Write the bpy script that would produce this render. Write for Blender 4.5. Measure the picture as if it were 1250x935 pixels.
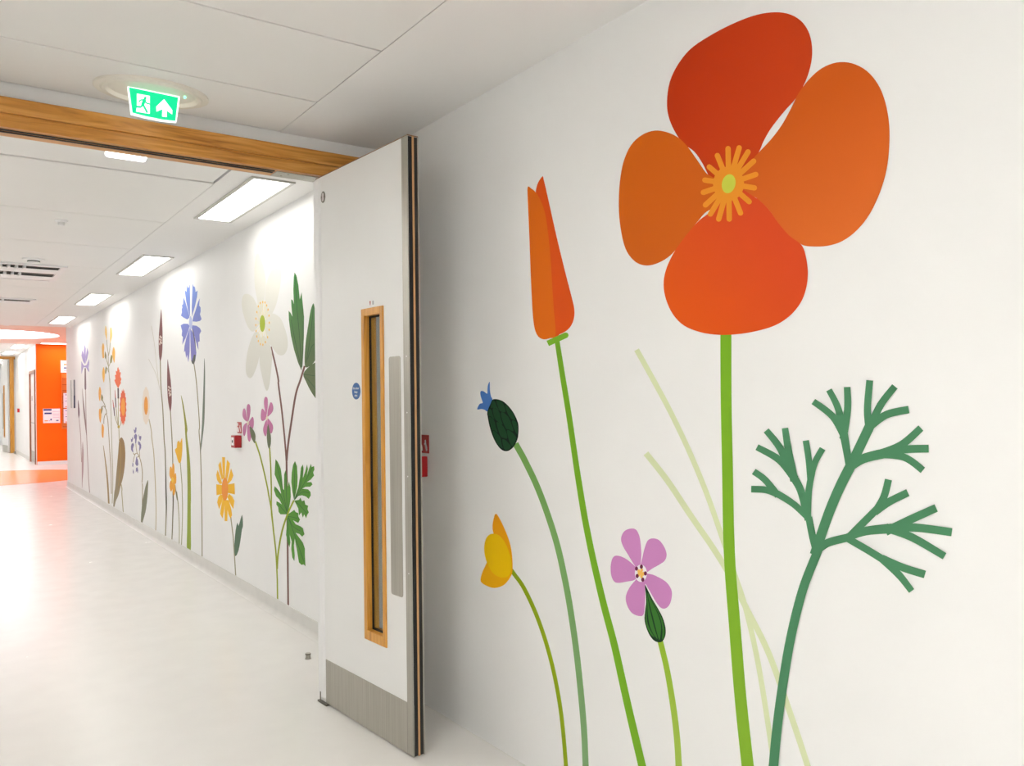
import bpy, math
from mathutils import Matrix, Vector

# ------------------------------------------------------------------ camera, world, exposure
sc = bpy.context.scene
for o in list(bpy.data.objects):
    bpy.data.objects.remove(o)
C = sc.collection
W, H = 1250.0, 935.0
YAW, F_PX, ROLL, CY, CAM_Z = math.radians(35.078), 1005.08, math.radians(-0.6282), 486.97, 1.4
Fv = Vector((math.sin(YAW), math.cos(YAW), 0))
R0 = Vector((math.cos(YAW), -math.sin(YAW), 0))
U0 = Vector((0, 0, 1))
Rv = math.cos(ROLL) * R0 + math.sin(ROLL) * U0
Uv = -math.sin(ROLL) * R0 + math.cos(ROLL) * U0
CAM = Vector((0, 0, CAM_Z))
cd = bpy.data.cameras.new('camera')
cd.sensor_width = 36.0
cd.lens = F_PX / W * 36.0
cd.shift_y = (CY - H / 2) / W
cd.clip_start = 0.05
cam = bpy.data.objects.new('camera', cd)
C.objects.link(cam)
cam.matrix_world = Matrix(((Rv.x, Uv.x, -Fv.x, CAM.x), (Rv.y, Uv.y, -Fv.y, CAM.y), (Rv.z, Uv.z, -Fv.z, CAM.z), (0, 0, 0, 1)))
sc.camera = cam
wd = bpy.data.worlds.new('world')
sc.world = wd
wd.use_nodes = True
wd.node_tree.nodes['Background'].inputs[0].default_value = (0.9, 0.95, 1, 1)
wd.node_tree.nodes['Background'].inputs[1].default_value = 0.3
vs = sc.view_settings
vs.view_transform = 'Standard'
vs.look = 'None'
vs.gamma = 1
vs.use_curve_mapping = False
vs.exposure = 1.2
TROFFER = 3.6             # radiance of the ceiling light diffusers
TROFFER_NEAR = 16.5        # unseen tubes before the door, raised to brighten the near wall
TROFFER_FILL = 10.5      # raised as fill: unseen plain-wall tubes and the lamps beyond the lobby

# ------------------------------------------------------------------ place dimensions (metres)
XW = 1.838               # mural wall
XL = -1.06               # opposite wall
HC = 2.64                # corridor ceiling
LC = 2.78                # lobby and far corridor ceiling
Y_END = 15.7             # end of the mural wall
Y_OR = 21.7              # orange wall
XF = 1.93                # right wall of the far corridor
Y_BACK, Y_FAR = -5.0, 34.0


def ray(x, y):
    return Fv + Rv * ((x - 625) / F_PX) - Uv * ((y - CY) / F_PX)


def at(x, y, ax, v):
    d = ray(x, y)
    return CAM + d * ((v - CAM[ax]) / d[ax])


# ------------------------------------------------------------------ materials
def lin(c):
    def g(v):
        v = v / 255.0
        return v / 12.92 if v <= 0.04045 else ((v + 0.055) / 1.055) ** 2.4
    return (g(c[0]), g(c[1]), g(c[2]), 1)


MATS = {}


def mat(name, rgb, rough=0.5, metal=0.0, emit=None, strength=0.0, spec=0.5):
    if name in MATS:
        return MATS[name]
    m = bpy.data.materials.new(name)
    m.use_nodes = True
    b = m.node_tree.nodes['Principled BSDF']
    b.inputs['Base Color'].default_value = lin(rgb)
    b.inputs['Roughness'].default_value = rough
    b.inputs['Metallic'].default_value = metal
    b.inputs['Specular IOR Level'].default_value = spec
    if emit:
        b.inputs['Emission Color'].default_value = lin(emit)
        b.inputs['Emission Strength'].default_value = strength
    MATS[name] = m
    return m


def noise_mat(name, rgb1, rgb2, scale, rough=0.5, stretch=(1, 1, 1), bump=0.0, metal=0.0, detail=4, rough2=None, spec=0.5, lo=0.35, hi=0.65):
    m = mat(name, rgb1, rough, metal, spec=spec)
    nt = m.node_tree
    b = nt.nodes['Principled BSDF']
    tc = nt.nodes.new('ShaderNodeTexCoord')
    mp = nt.nodes.new('ShaderNodeMapping')
    mp.inputs['Scale'].default_value = stretch
    nz = nt.nodes.new('ShaderNodeTexNoise')
    nz.inputs['Scale'].default_value = scale
    nz.inputs['Detail'].default_value = detail
    cr = nt.nodes.new('ShaderNodeValToRGB')
    cr.color_ramp.elements[0].position = lo
    cr.color_ramp.elements[1].position = hi
    cr.color_ramp.elements[0].color = lin(rgb1)
    cr.color_ramp.elements[1].color = lin(rgb2)
    nt.links.new(tc.outputs['Object'], mp.inputs['Vector'])
    nt.links.new(mp.outputs['Vector'], nz.inputs['Vector'])
    nt.links.new(nz.outputs['Fac'], cr.inputs['Fac'])
    nt.links.new(cr.outputs['Color'], b.inputs['Base Color'])
    if bump:
        bp = nt.nodes.new('ShaderNodeBump')
        bp.inputs['Strength'].default_value = bump
        bp.inputs['Distance'].default_value = 0.002
        nt.links.new(nz.outputs['Fac'], bp.inputs['Height'])
        nt.links.new(bp.outputs['Normal'], b.inputs['Normal'])
    if rough2 is not None:
        mr = nt.nodes.new('ShaderNodeMapRange')
        mr.inputs['To Min'].default_value = rough
        mr.inputs['To Max'].default_value = rough2
        nt.links.new(nz.outputs['Fac'], mr.inputs['Value'])
        nt.links.new(mr.outputs['Result'], b.inputs['Roughness'])
    return m


def wood_mat(name, dark, mid, light, axis):
    m = mat(name, mid, 0.32)
    nt = m.node_tree
    b = nt.nodes['Principled BSDF']
    tc = nt.nodes.new('ShaderNodeTexCoord')
    mp = nt.nodes.new('ShaderNodeMapping')
    s = [22, 22, 22]
    s[axis] = 1.5
    mp.inputs['Scale'].default_value = s
    nz = nt.nodes.new('ShaderNodeTexNoise')
    nz.inputs['Scale'].default_value = 1.6
    nz.inputs['Detail'].default_value = 7
    nz.inputs['Distortion'].default_value = 1.4
    cr = nt.nodes.new('ShaderNodeValToRGB')
    e = cr.color_ramp.elements
    e[0].position, e[0].color = 0.3, lin(dark)
    e[1].position, e[1].color = 0.7, lin(light)
    k = e.new(0.48)
    k.color = lin(mid)
    nt.links.new(tc.outputs['Object'], mp.inputs['Vector'])
    nt.links.new(mp.outputs['Vector'], nz.inputs['Vector'])
    nt.links.new(nz.outputs['Fac'], cr.inputs['Fac'])
    nt.links.new(cr.outputs['Color'], b.inputs['Base Color'])
    return m


def print_mat(name, c1, c2, p1, p2):
    """printed vinyl whose colour blends from c1 to c2 along the wall, between two mural points (pixels of the photograph)"""
    a, bq = at(p1[0], p1[1], 0, XW), at(p2[0], p2[1], 0, XW)
    m = mat(name, c1, 0.5, spec=0.15)
    nt = m.node_tree
    b = nt.nodes['Principled BSDF']
    ge = nt.nodes.new('ShaderNodeNewGeometry')
    vm = nt.nodes.new('ShaderNodeVectorMath')
    vm.operation = 'SUBTRACT'
    vm.inputs[1].default_value = a
    d = bq - a
    dt = nt.nodes.new('ShaderNodeVectorMath')
    dt.operation = 'DOT_PRODUCT'
    dt.inputs[1].default_value = d / d.length_squared
    cr = nt.nodes.new('ShaderNodeValToRGB')
    cr.color_ramp.elements[0].color = lin(c1)
    cr.color_ramp.elements[1].color = lin(c2)
    nt.links.new(ge.outputs['Position'], vm.inputs[0])
    nt.links.new(vm.outputs['Vector'], dt.inputs[0])
    nt.links.new(dt.outputs['Value'], cr.inputs['Fac'])
    nt.links.new(cr.outputs['Color'], b.inputs['Base Color'])
    return m


M_WALL = noise_mat('white_wall_paint', (240, 240, 239), (242, 242, 241), 3.0, 0.55, bump=0.02)
M_CEIL = mat('ceiling_paint', (243, 242, 240), 0.6)
M_TILE = noise_mat('ceiling_tile_metal', (241, 240, 237), (243, 242, 239), 1.2, 0.5)
M_PINK = mat('lobby_ceiling_paint', (243, 216, 201), 0.5)
M_FLOOR = noise_mat('vinyl_floor', (239, 237, 233), (241, 239, 235), 6.0, 0.2, (1, 1, 1), detail=8, rough2=0.3)
M_SKIRT = noise_mat('vinyl_skirting', (214, 213, 208), (220, 219, 214), 8.0, 0.35)  # same vinyl as the floor, greyed to carry the shade on the upstand
M_ORANGE = noise_mat('orange_wall_paint', (250, 103, 0), (251, 106, 0), 2.0, 0.6, spec=0.2)
M_PATCH = mat('orange_floor_vinyl', (250, 160, 96), 0.2)
M_WOODX = wood_mat('oak_across', (166, 104, 36), (204, 140, 58), (224, 164, 84), 0)
M_WOODZ = wood_mat('oak_upright', (188, 122, 38), (214, 150, 54), (228, 168, 74), 2)
M_LAM = noise_mat('white_door_laminate', (236, 236, 234), (239, 239, 237), 2.0, 0.35)
M_STEEL = noise_mat('brushed_steel', (182, 179, 170), (172, 168, 158), 2.0, 0.36, (60, 60, 1.2), metal=0.85, rough2=0.42)
M_STEELD = mat('dark_steel', (120, 116, 106), 0.4, 0.9)
M_BLACK = mat('black_rubber', (14, 14, 14), 0.6)
M_WPLAST = mat('white_plastic', (240, 240, 240), 0.35)
M_DIFF = mat('light_diffuser', (255, 255, 255), 0.5, emit=(255, 253, 247), strength=TROFFER)
M_DIFFN = mat('near_light_diffuser', (255, 255, 255), 0.5, emit=(255, 253, 249), strength=TROFFER_NEAR)
M_DIFFP = mat('plain_side_diffuser', (255, 255, 255), 0.5, emit=(255, 253, 250), strength=TROFFER_FILL)
M_RED = mat('red_plastic', (172, 16, 24), 0.35)
M_WHITEINK = mat('white_ink', (245, 245, 245), 0.5)
M_GREYINK = mat('grey_ink', (120, 120, 124), 0.5)
M_BLUE = mat('blue_sign', (24, 92, 160), 0.4)
M_DARK = mat('dark_void', (24, 22, 20), 0.8)
M_GREY = mat('grey_metal', (150, 150, 146), 0.45, 0.3)

M_GLASS = bpy.data.materials.new('clear_glass')
M_GLASS.use_nodes = True
_nt = M_GLASS.node_tree
_nt.nodes.clear()
_o = _nt.nodes.new('ShaderNodeOutputMaterial')
_mx = _nt.nodes.new('ShaderNodeMixShader')
_tr = _nt.nodes.new('ShaderNodeBsdfTransparent')
_tr.inputs[0].default_value = (0.86, 0.9, 0.88, 1)
_gl = _nt.nodes.new('ShaderNodeBsdfGlossy')
_gl.inputs['Roughness'].default_value = 0.02
_lw = _nt.nodes.new('ShaderNodeLayerWeight')
_lw.inputs['Blend'].default_value = 0.5
_fr = _nt.nodes.new('ShaderNodeMath')
_fr.operation = 'POWER'
_fr.inputs[1].default_value = 4.0
_nt.links.new(_lw.outputs['Facing'], _fr.inputs[0])
_nt.links.new(_fr.outputs[0], _mx.inputs[0])
_nt.links.new(_tr.outputs[0], _mx.inputs[1])
_nt.links.new(_gl.outputs[0], _mx.inputs[2])
_nt.links.new(_mx.outputs[0], _o.inputs[0])


# ------------------------------------------------------------------ builders
def mesh_obj(name, verts, faces, m, parent=None, smooth=False):
    me = bpy.data.meshes.new(name)
    me.from_pydata([tuple(v) for v in verts], [], faces)
    me.materials.append(m)
    if smooth:
        me.polygons.foreach_set('use_smooth', [True] * len(me.polygons))
    me.update()
    o = bpy.data.objects.new(name, me)
    C.objects.link(o)
    if parent:
        o.parent = parent
    return o


def box_vf(b, off=0):
    x0, x1, y0, y1, z0, z1 = b
    v = [(x0, y0, z0), (x1, y0, z0), (x1, y1, z0), (x0, y1, z0), (x0, y0, z1), (x1, y0, z1), (x1, y1, z1), (x0, y1, z1)]
    f = [(0, 3, 2, 1), (4, 5, 6, 7), (0, 1, 5, 4), (1, 2, 6, 5), (2, 3, 7, 6), (3, 0, 4, 7)]
    return v, [tuple(i + off for i in q) for q in f]


def boxes(name, bs, m, parent=None, bevel=0.0):
    V, Fc = [], []
    for b in bs:
        v, f = box_vf(b, len(V))
        V += v
        Fc += f
    o = mesh_obj(name, V, Fc, m, parent)
    if bevel:
        md = o.modifiers.new('bevel', 'BEVEL')
        md.width = bevel
        md.segments = 2
    return o


def box(name, x0, x1, y0, y1, z0, z1, m, parent=None, bevel=0.0):
    return boxes(name, [(x0, x1, y0, y1, z0, z1)], m, parent, bevel)


def lathe(name, prof, m, parent=None, loc=(0, 0, 0), axis='z', n=24, sx=1.0, sy=1.0):
    """prof: list of (radius, height)"""
    V, Fc = [], []
    for r, h in prof:
        for k in range(n):
            a = 2 * math.pi * k / n
            p = (r * math.cos(a) * sx, r * math.sin(a) * sy, h)
            if axis == 'y':
                p = (p[0], h, p[1])
            elif axis == 'x':
                p = (h, p[0], p[1])
            V.append((p[0] + loc[0], p[1] + loc[1], p[2] + loc[2]))
    for i in range(len(prof) - 1):
        for k in range(n):
            k2 = (k + 1) % n
            Fc.append((i * n + k, i * n + k2, (i + 1) * n + k2, (i + 1) * n + k))
    if prof[0][0] > 1e-6:
        Fc.append(tuple(range(n))[::-1])
    if prof[-1][0] > 1e-6:
        Fc.append(tuple((len(prof) - 1) * n + k for k in range(n)))
    o = mesh_obj(name, V, Fc, m, parent)
    return o


def empty(name, loc=(0, 0, 0), rz=0.0):
    o = bpy.data.objects.new(name, None)
    o.empty_display_size = 0.1
    C.objects.link(o)
    o.location = loc
    o.rotation_euler = (0, 0, rz)
    return o


def tag(o, label, cat, group=None):
    o['label'] = label
    o['category'] = cat
    if group:
        o['group'] = group
    return o


def struct(o, label=None):
    o['kind'] = 'structure'
    if label:
        o['label'] = label
    return o


def text_mesh(name, body, size, m, parent, mtx, bold=0.0):
    cu = bpy.data.curves.new(name, 'FONT')
    cu.body = body
    cu.size = size
    cu.align_x = 'CENTER'
    cu.align_y = 'CENTER'
    cu.offset = bold
    cu.extrude = 0.0002
    t = bpy.data.objects.new(name, cu)
    C.objects.link(t)
    bpy.context.view_layer.update()
    me = bpy.data.meshes.new_from_object(t.evaluated_get(bpy.context.evaluated_depsgraph_get()))
    bpy.data.objects.remove(t)
    me.transform(mtx)
    me.materials.clear()
    me.materials.append(m)
    o = bpy.data.objects.new(name, me)
    C.objects.link(o)
    o.parent = parent
    return o


# ------------------------------------------------------------------ the setting
# floor with its orange round inlay
fl = struct(box('floor', XL - 0.12, 5.2, Y_BACK - 0.1, Y_FAR + 0.1, -0.1, 0.0, M_FLOOR), 'glossy off-white vinyl floor running down the corridor')
n = 96
pv = [(0.9 + 1.86 * math.cos(2 * math.pi * k / n), 18.55 + 1.86 * math.sin(2 * math.pi * k / n), 0.0012) for k in range(n)]
inlay = mesh_obj('floor_inlay', pv, [tuple(range(n))], M_PATCH, fl)
inlay['label'] = 'round orange vinyl inlay in the floor'

# walls
struct(box('wall_right', XW, XW + 0.12, Y_BACK, Y_END, 0, 2.95, M_WALL), 'white corridor wall carrying the flower mural')
struct(box('wall_left', XL - 0.12, XL, Y_BACK, Y_FAR, 0, 2.95, M_WALL), 'plain white corridor wall opposite the mural')
struct(box('wall_back', XL, XW, Y_BACK - 0.12, Y_BACK, 0, 2.95, M_WALL), 'white wall closing the near end of the corridor')
struct(box('wall_lobby_near', XW + 0.12, 5.0, Y_END - 0.12, Y_END, 0, 2.95, M_WALL), 'white lobby wall behind the mural wall')
struct(box('wall_lobby_right', 5.0, 5.12, Y_END - 0.12, Y_OR + 0.12, 0, 2.95, M_WALL), 'white side wall of the lobby')
struct(box('wall_orange', XF + 0.0, 5.0, Y_OR, Y_OR + 0.12, 0, 2.95, M_ORANGE), 'bright orange lobby wall with notices')
# right wall of the far corridor, with an opening for the side door
DY0, DY1, DZ = 21.95, 23.25, 2.2
struct(boxes('wall_far_right', [(XF, XF + 0.12, Y_OR + 0.12, DY0, 0, 2.95), (XF, XF + 0.12, DY1, Y_FAR, 0, 2.95), (XF, XF + 0.12, DY0, DY1, DZ, 2.95)], M_WALL), 'white wall of the corridor beyond the lobby')
struct(box('wall_far_end', XL, XF, Y_FAR, Y_FAR + 0.12, 0, 2.95, M_WALL), 'white wall at the far end of the corridor')

# ceiling: plasterboard margins, metal planks with open joints, lobby and far ceiling
ceil = struct(boxes('ceiling', [(1.315, XW, Y_BACK, 15.0, HC, HC + 0.05), (XL, -0.53, Y_BACK, 15.0, HC, HC + 0.05)], M_CEIL), 'white plasterboard ceiling margins')
box('plenum_board', -0.53, 1.315, Y_BACK, 15.0, HC + 0.05, HC + 0.12, M_DARK, ceil)  # near-black sheet stands for the shade above the open plank joints
edges_near = [Y_BACK, -3.95, -2.75, -1.55, -0.35, 0.85, 1.45, 2.05, 2.65, 3.25, 3.70]
edges_far = [3.81, 4.785, 6.0, 7.18, 8.34, 9.48, 10.02, 11.15, 12.35, 12.98, 13.84, 15.0]
for ed in (edges_near, edges_far):
    for a, b in zip(ed[:-1], ed[1:]):
        g = 0.005
        if abs(b - 4.785) < 1e-3:
            box('ceiling_plank', -0.526, 1.301, a + g, b - 0.009, HC + 0.002, HC + 0.03, M_TILE, ceil, 0.0015)
        else:
            box('ceiling_plank', -0.526, 1.3105, a + g, b - g, HC - 0.002, HC + 0.03, M_TILE, ceil, 0.0015)
RCX, RCY, RR = 0.87, 19.1, 1.25
# lobby ceiling with a round opening
def ring_slab(name, x0, x1, y0, y1, z0, z1, cx, cy, r, m, n=64):
    V, Fc = [], []
    def edge_pt(a):
        dx, dy = math.cos(a), math.sin(a)
        t = 1e9
        if dx > 1e-9: t = min(t, (x1 - cx) / dx)
        if dx < -1e-9: t = min(t, (x0 - cx) / dx)
        if dy > 1e-9: t = min(t, (y1 - cy) / dy)
        if dy < -1e-9: t = min(t, (y0 - cy) / dy)
        return cx + dx * t, cy + dy * t
    angs = [2 * math.pi * k / n for k in range(n)] + [math.atan2(y - cy, x - cx) % (2 * math.pi) for x in (x0, x1) for y in (y0, y1)]
    angs = sorted(set(angs))
    n = len(angs)
    for z in (z0, z1):
        for a in angs:
            V.append((cx + r * math.cos(a), cy + r * math.sin(a), z))
        for a in angs:
            p = edge_pt(a)
            V.append((p[0], p[1], z))
    for k in range(n):
        k2 = (k + 1) % n
        Fc.append((k, k2, n + k2, n + k))
        Fc.append((2 * n + k, 3 * n + k, 3 * n + k2, 2 * n + k2))
        Fc.append((k, 2 * n + k, 2 * n + k2, k2))
        Fc.append((n + k, n + k2, 3 * n + k2, 3 * n + k))
    return mesh_obj(name, V, Fc, m)
struct(ring_slab('ceiling_lobby', XL, 5.0, 15.05, Y_OR, LC, LC + 0.1, RCX, RCY, RR, M_PINK), 'pale salmon lobby ceiling with a round light recess')
struct(boxes('ceiling_step', [(XL, 5.0, 15.0, 15.05, HC, 3.0), (XW, 5.0, 15.05, Y_END - 0.12, LC + 0.1, LC + 0.14)], M_CEIL), 'white riser where the corridor ceiling meets the lobby')
cf = struct(box('ceiling_far', XL, XF, Y_OR, Y_FAR, LC, LC + 0.1, M_CEIL), 'white ceiling of the corridor beyond the lobby')
yy = Y_OR + 0.3
while yy < 27.5:
    box('ceiling_plank', -0.5, 1.42, yy + 0.004, yy + 1.196, LC - 0.006, LC, M_TILE, cf)
    yy += 1.2


# coved vinyl skirting
def skirt(name, path_x, y0, y1, side, label):
    h, r, t = 0.10, 0.03, 0.006
    prof = [(0.0, h), (t, h)] + [(t + r - r * math.cos(a), r - r * math.sin(a) + 0.001) for a in [math.pi / 2 * k / 6 for k in range(7)]] + [(t + r, 0.0), (0, 0)]
    V = [(path_x + side * d, y, z) for y in (y0, y1) for d, z in prof]
    k = len(prof)
    Fc = [(i, (i + 1) % k, k + (i + 1) % k, k + i) for i in range(k)] + [tuple(range(k))[::-1], tuple(range(k, 2 * k))]
    return struct(mesh_obj(name, V, Fc, M_SKIRT), label)
skirt('baseboard_right', XW, 3.82, Y_END, -1, 'pale grey coved vinyl skirting under the flower mural')
skirt('baseboard_left', XL, Y_BACK, Y_FAR, 1, 'pale grey coved vinyl skirting on the plain wall')
skirt('baseboard_far', XF, DY1 + 0.06, 27.6, -1, 'pale grey coved skirting beyond the lobby')
struct(box('baseboard_orange', XF, 5.0, Y_OR - 0.012, Y_OR, 0, 0.082, mat('white_skirting', (236, 232, 228), 0.4)), 'white skirting under the orange wall')


# door frames
def door_frame(name, y0, y1, xr, xl, ceil_z, z_top, z_bot, label, arch):
    """downstand wall, timber header, jambs"""
    e = struct(empty(name, (0, y0, 0)), label)
    xw_r = XW if arch else XF
    d = y1 - y0
    boxes('downstand', [(xl - 0.3 if xl - 0.3 > XL else XL, xw_r, 0.03, d, z_top, ceil_z), (xr, xw_r, 0.03, d, 0, z_top), (XL, xl, 0.03, d, 0, z_top)], M_WALL, e)
    zg = z_bot + (z_top - z_bot) * 0.46
    box('architrave', xl - 0.06, xw_r - 0.001, -0.012, 0.03, zg, z_top, M_WOODX, e, 0.003)
    box('head_lining', xl, xw_r - 0.001, 0.0, d, z_bot, zg, M_WOODX, e, 0.002)
    for k in (0, 1):
        box('seal_strip', xl, xr - 0.31, d * (0.22 + 0.22 * k), d * (0.32 + 0.22 * k), z_bot - 0.003, z_bot + 0.004, M_BLACK, e)
    box('pivot_plate', xr - 0.3, xr, 0.03, d - 0.01, z_bot - 0.003, z_bot + 0.004, M_STEEL, e)
    for sx in (0.24, 0.26):
        lathe('screw', [(0.004, 0), (0.004, 0.001)], M_STEELD, e, (xr - sx, 0.05 if sx == 0.24 else 0.09, z_bot - 0.0045), n=10)
    for x0, x1 in ((xr, xr + 0.045), (xl - 0.045, xl)):
        box('jamb', x0, x1, 0.005, d + 0.01, 0, z_bot, M_WOODZ, e, 0.002)
        box('jamb_architrave', (x0 - 0.0 if x0 > 0 else x0 - 0.03), (x1 + (0.03 if arch else 0.06) if x0 > 0 else x1), -0.012, 0.005, 0, zg, M_WOODZ, e, 0.002)
    return e
door_frame('trim_1', 3.68, 3.81, 1.60, -0.72, HC + 0.05, 2.574, 2.46, 'oak door frame header under a white downstand, beside the open door', True)
door_frame('trim_2', 27.7, 27.86, 1.79, -0.9, LC + 0.05, 2.8, 2.70, 'distant oak door frame beyond the lobby', False)


# door leaves
def rounded(u0, u1, z0, z1, r, k=5):
    pts = []
    for cx, cz, a0 in ((u1 - r, z0 + r, -90), (u1 - r, z1 - r, 0), (u0 + r, z1 - r, 90), (u0 + r, z0 + r, 180)):
        for i in range(k + 1):
            a = math.radians(a0 + 90 * i / k)
            pts.append((cx + r * math.cos(a), cz + r * math.sin(a)))
    return pts


def plate(name, pts, y0, y1, m, parent):
    """prism: outline in (u, z), from y0 (front) to y1"""
    k = len(pts)
    V = [(u, y0, z) for u, z in pts] + [(u, y1, z) for u, z in pts]
    Fc = [tuple(range(k)), tuple(range(k, 2 * k))[::-1]] + [(i, k + i, k + (i + 1) % k, (i + 1) % k) for i in range(k)]
    return mesh_obj(name, V, Fc, m, parent)


def circ(cu, cz, r, k=28, rz=None):
    rz = rz or r
    return [(cu + r * math.cos(2 * math.pi * i / k), cz + rz * math.sin(2 * math.pi * i / k)) for i in range(k)]


def door_leaf(name, loc, rz, w, h, label):
    e = struct(empty(name, loc, rz), label)
    T = 0.048
    z0, s = 0.008, h / 2.43
    a0, a1, b0, b1 = 0.449, 0.609, 0.40 * s, 1.775 * s        # vision panel hole
    boxes('leaf', [(0.004, a0, 0, T, z0, h), (a1, w - 0.003, 0, T, z0, h), (a0, a1, 0, T, z0, b0), (a0, a1, 0, T, b1, h)], M_LAM, e)
    # timber beads round the vision panel, both faces
    for ya, yb in ((-0.006, 0.0195), (0.0285, T + 0.006)):
        bo = 0.011
        bi = 0.014
        boxes('vision_bead', [(a0 - bo, a0 + bi, ya, yb, b0 - bo, b1 + bo), (a1 - bi, a1 + bo, ya, yb, b0 - bo, b1 + bo),
                               (a0 + bi, a1 - bi, ya, yb, b0 - bo, b0 + 0.03), (a0 + bi, a1 - bi, ya, yb, b1 - 0.02, b1 + bo)], M_WOODZ, e, 0.0015)
    boxes('glazing_gasket', [(a0 + 0.012, a0 + 0.017, 0.0195, 0.0285, b0, b1), (a1 - 0.017, a1 - 0.012, 0.0195, 0.0285, b0, b1),
                              (a0 + 0.012, a1 - 0.012, 0.0195, 0.0285, b0 + 0.02, b0 + 0.036), (a0 + 0.012, a1 - 0.012, 0.0195, 0.0285, b1 - 0.026, b1 - 0.016)], M_BLACK, e)
    box('glass_pane', a0 + 0.014, a1 - 0.014, 0.021, 0.027, b0 + 0.02, b1 - 0.015, M_GLASS, e)
    # steel edge guard, seals and timber lipping on the latch edge
    boxes('edge_guard', [(w - 0.045, w, -0.0018, 0.0, 0.21, h), (w - 0.003, w, -0.0018, 0.003, z0, 0.21)], M_STEEL, e)
    box('edge_seal', w - 0.003, w, 0.003, 0.019, z0 + 0.002, h - 0.002, M_BLACK, e)
    box('edge_lipping', w - 0.003, w + 0.0012, 0.0195, 0.028, z0, h, mat('pale_lipping', (198, 152, 104), 0.5), e)
    box('edge_seal', w - 0.003, w, 0.029, 0.044, z0 + 0.002, h - 0.002, M_BLACK, e)
    box('edge_guard', w - 0.003, w, 0.044, T + 0.0018, z0, h, M_STEEL, e)
    for zz in (0.72, 1.1, 1.35, 1.57):
        lathe('screw', [(0.003, -0.0025), (0.003, 0)], M_WPLAST, e, (w - 0.022, 0, zz * s), 'y', 8)
    box('top_lipping', 0.004, w, 0, T, h, h + 0.004, mat('brown_lipping', (132, 92, 60), 0.5), e)
    plate('push_plate', rounded(0.659, 0.749, 0.617 * s, 1.574 * s, 0.012), -0.0018, 0.0, M_STEEL, e)
    kp = box('kick_plate', 0.062, w, -0.0018, 0.0, z0, 0.21, M_STEEL, e)
    boxes('kick_plate_edge', [(0.062, 0.063, -0.0022, -0.0018, z0, 0.21), (0.09, 0.0908, -0.0021, -0.0018, z0, 0.205), (0.772, 0.7728, -0.0021, -0.0018, z0, 0.21)], M_STEELD, kp)
    box('kick_plate', 0.062, w, T, T + 0.0018, z0, 0.21, M_STEEL, e)
    plate('push_plate', rounded(0.659, 0.749, 0.617 * s, 1.574 * s, 0.012), T, T + 0.0018, M_STEEL, e)
    # white finger guard and floor pivot on the hinge side
    V = []
    g = [(-0.004, 0.012), (-0.004, -0.004), (0.006, -0.012), (0.028, -0.013), (0.046, -0.008), (0.056, 0.0), (0.056, 0.012)]
    hz = h - 0.012
    V = [(u, y, z) for z in (0.03, hz) for u, y in g]
    k = len(g)
    mesh_obj('finger_guard', V, [tuple(range(k))[::-1], tuple(range(k, 2 * k))] + [(i, (i + 1) % k, k + (i + 1) % k, k + i) for i in range(k)], M_WPLAST, e)
    boxes('floor_pivot', [(-0.006, 0.085, -0.014, 0.03, 0.001, 0.009), (0.022, 0.03, -0.0155, -0.012, 0.012, 0.055)], M_STEELD, e, 0.002)
    b = plate('badge', circ(0.083, 2.334 * s, 0.021, rz=0.026), -0.002, 0.0, M_STEELD, e)
    plate('badge_mark', circ(0.083, 2.343 * s, 0.011), -0.0028, -0.002, mat('badge_grey', (196, 190, 188), 0.4), b)
    plate('badge_mark', circ(0.083, 2.325 * s, 0.011), -0.0028, -0.002, mat('badge_grey', (196, 190, 188), 0.4), b)
    d = plate('fire_door_sign', circ(0.38, 1.44 * s, 0.036), -0.002, 0.0, M_BLUE, e)
    d['label'] = 'round blue fire door keep shut sign'
    for i, ln in enumerate(('Fire door', 'keep', 'shut')):
        text_mesh('lettering', ln, 0.0145, mat('sign_lettering', (208, 216, 220), 0.5), d,
                  Matrix.Translation((0.38, -0.0024, 1.452 * s - 0.0155 * i)) @ Matrix.Rotation(math.pi / 2, 4, 'X'), 0.0002)
    st = plate('sticker', [(0.503, 1.796), (0.545, 1.796), (0.545, 1.818), (0.503, 1.818)], -0.0006, 0, M_WHITEINK, e)
    for uu in (0.531, 0.538):
        plate('sticker_print', [(uu - 0.002, 1.799), (uu + 0.002, 1.799), (uu + 0.002, 1.816), (uu - 0.002, 1.816)], -0.001, -0.0006, M_GREYINK, st)
    plate('sticker_print', [(0.508, 1.799), (0.512, 1.799), (0.515, 1.816), (0.505, 1.816)], -0.001, -0.0006, M_RED, st)
    return e
door_leaf('door_1', (1.466, 3.668, 0), math.atan2(-0.816, 0.053), 0.8174, 2.432, 'white open door leaf with narrow glazed panel, steel push plate and kick plate')
door_leaf('door_2', (1.80, 27.88, 0), math.atan2(0.99, -0.11), 0.8174, 2.68, 'distant white open door leaf in the oak frame beyond the lobby')

# side door in the far corridor wall
e = struct(empty('door_3', (XF, (DY0 + DY1) / 2, 0)), 'closed pale side door with brown frame next to the orange wall')
hw = (DY1 - DY0) / 2
M_BROWN = wood_mat('brown_frame', (120, 76, 52), (150, 100, 72), (168, 118, 88), 2)
boxes('door_casing', [(-0.025, 0.1, -hw, -hw + 0.06, 0, DZ), (-0.025, 0.1, hw - 0.06, hw, 0, DZ), (-0.025, 0.1, -hw + 0.06, hw - 0.06, DZ - 0.07, DZ)], M_BROWN, e)
lf = box('leaf', 0.01, 0.055, -hw + 0.062, hw - 0.062, 0.006, DZ - 0.072, mat('pale_pink_laminate', (236, 226, 222), 0.4), e)
box('kick_plate', 0.006, 0.01, -hw + 0.08, hw - 0.08, 0.02, 0.28, M_STEEL, lf)
box('rail_line', 0.0075, 0.01, -hw + 0.07, hw - 0.07, 0.945, 0.96, M_GREY, lf)
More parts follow.
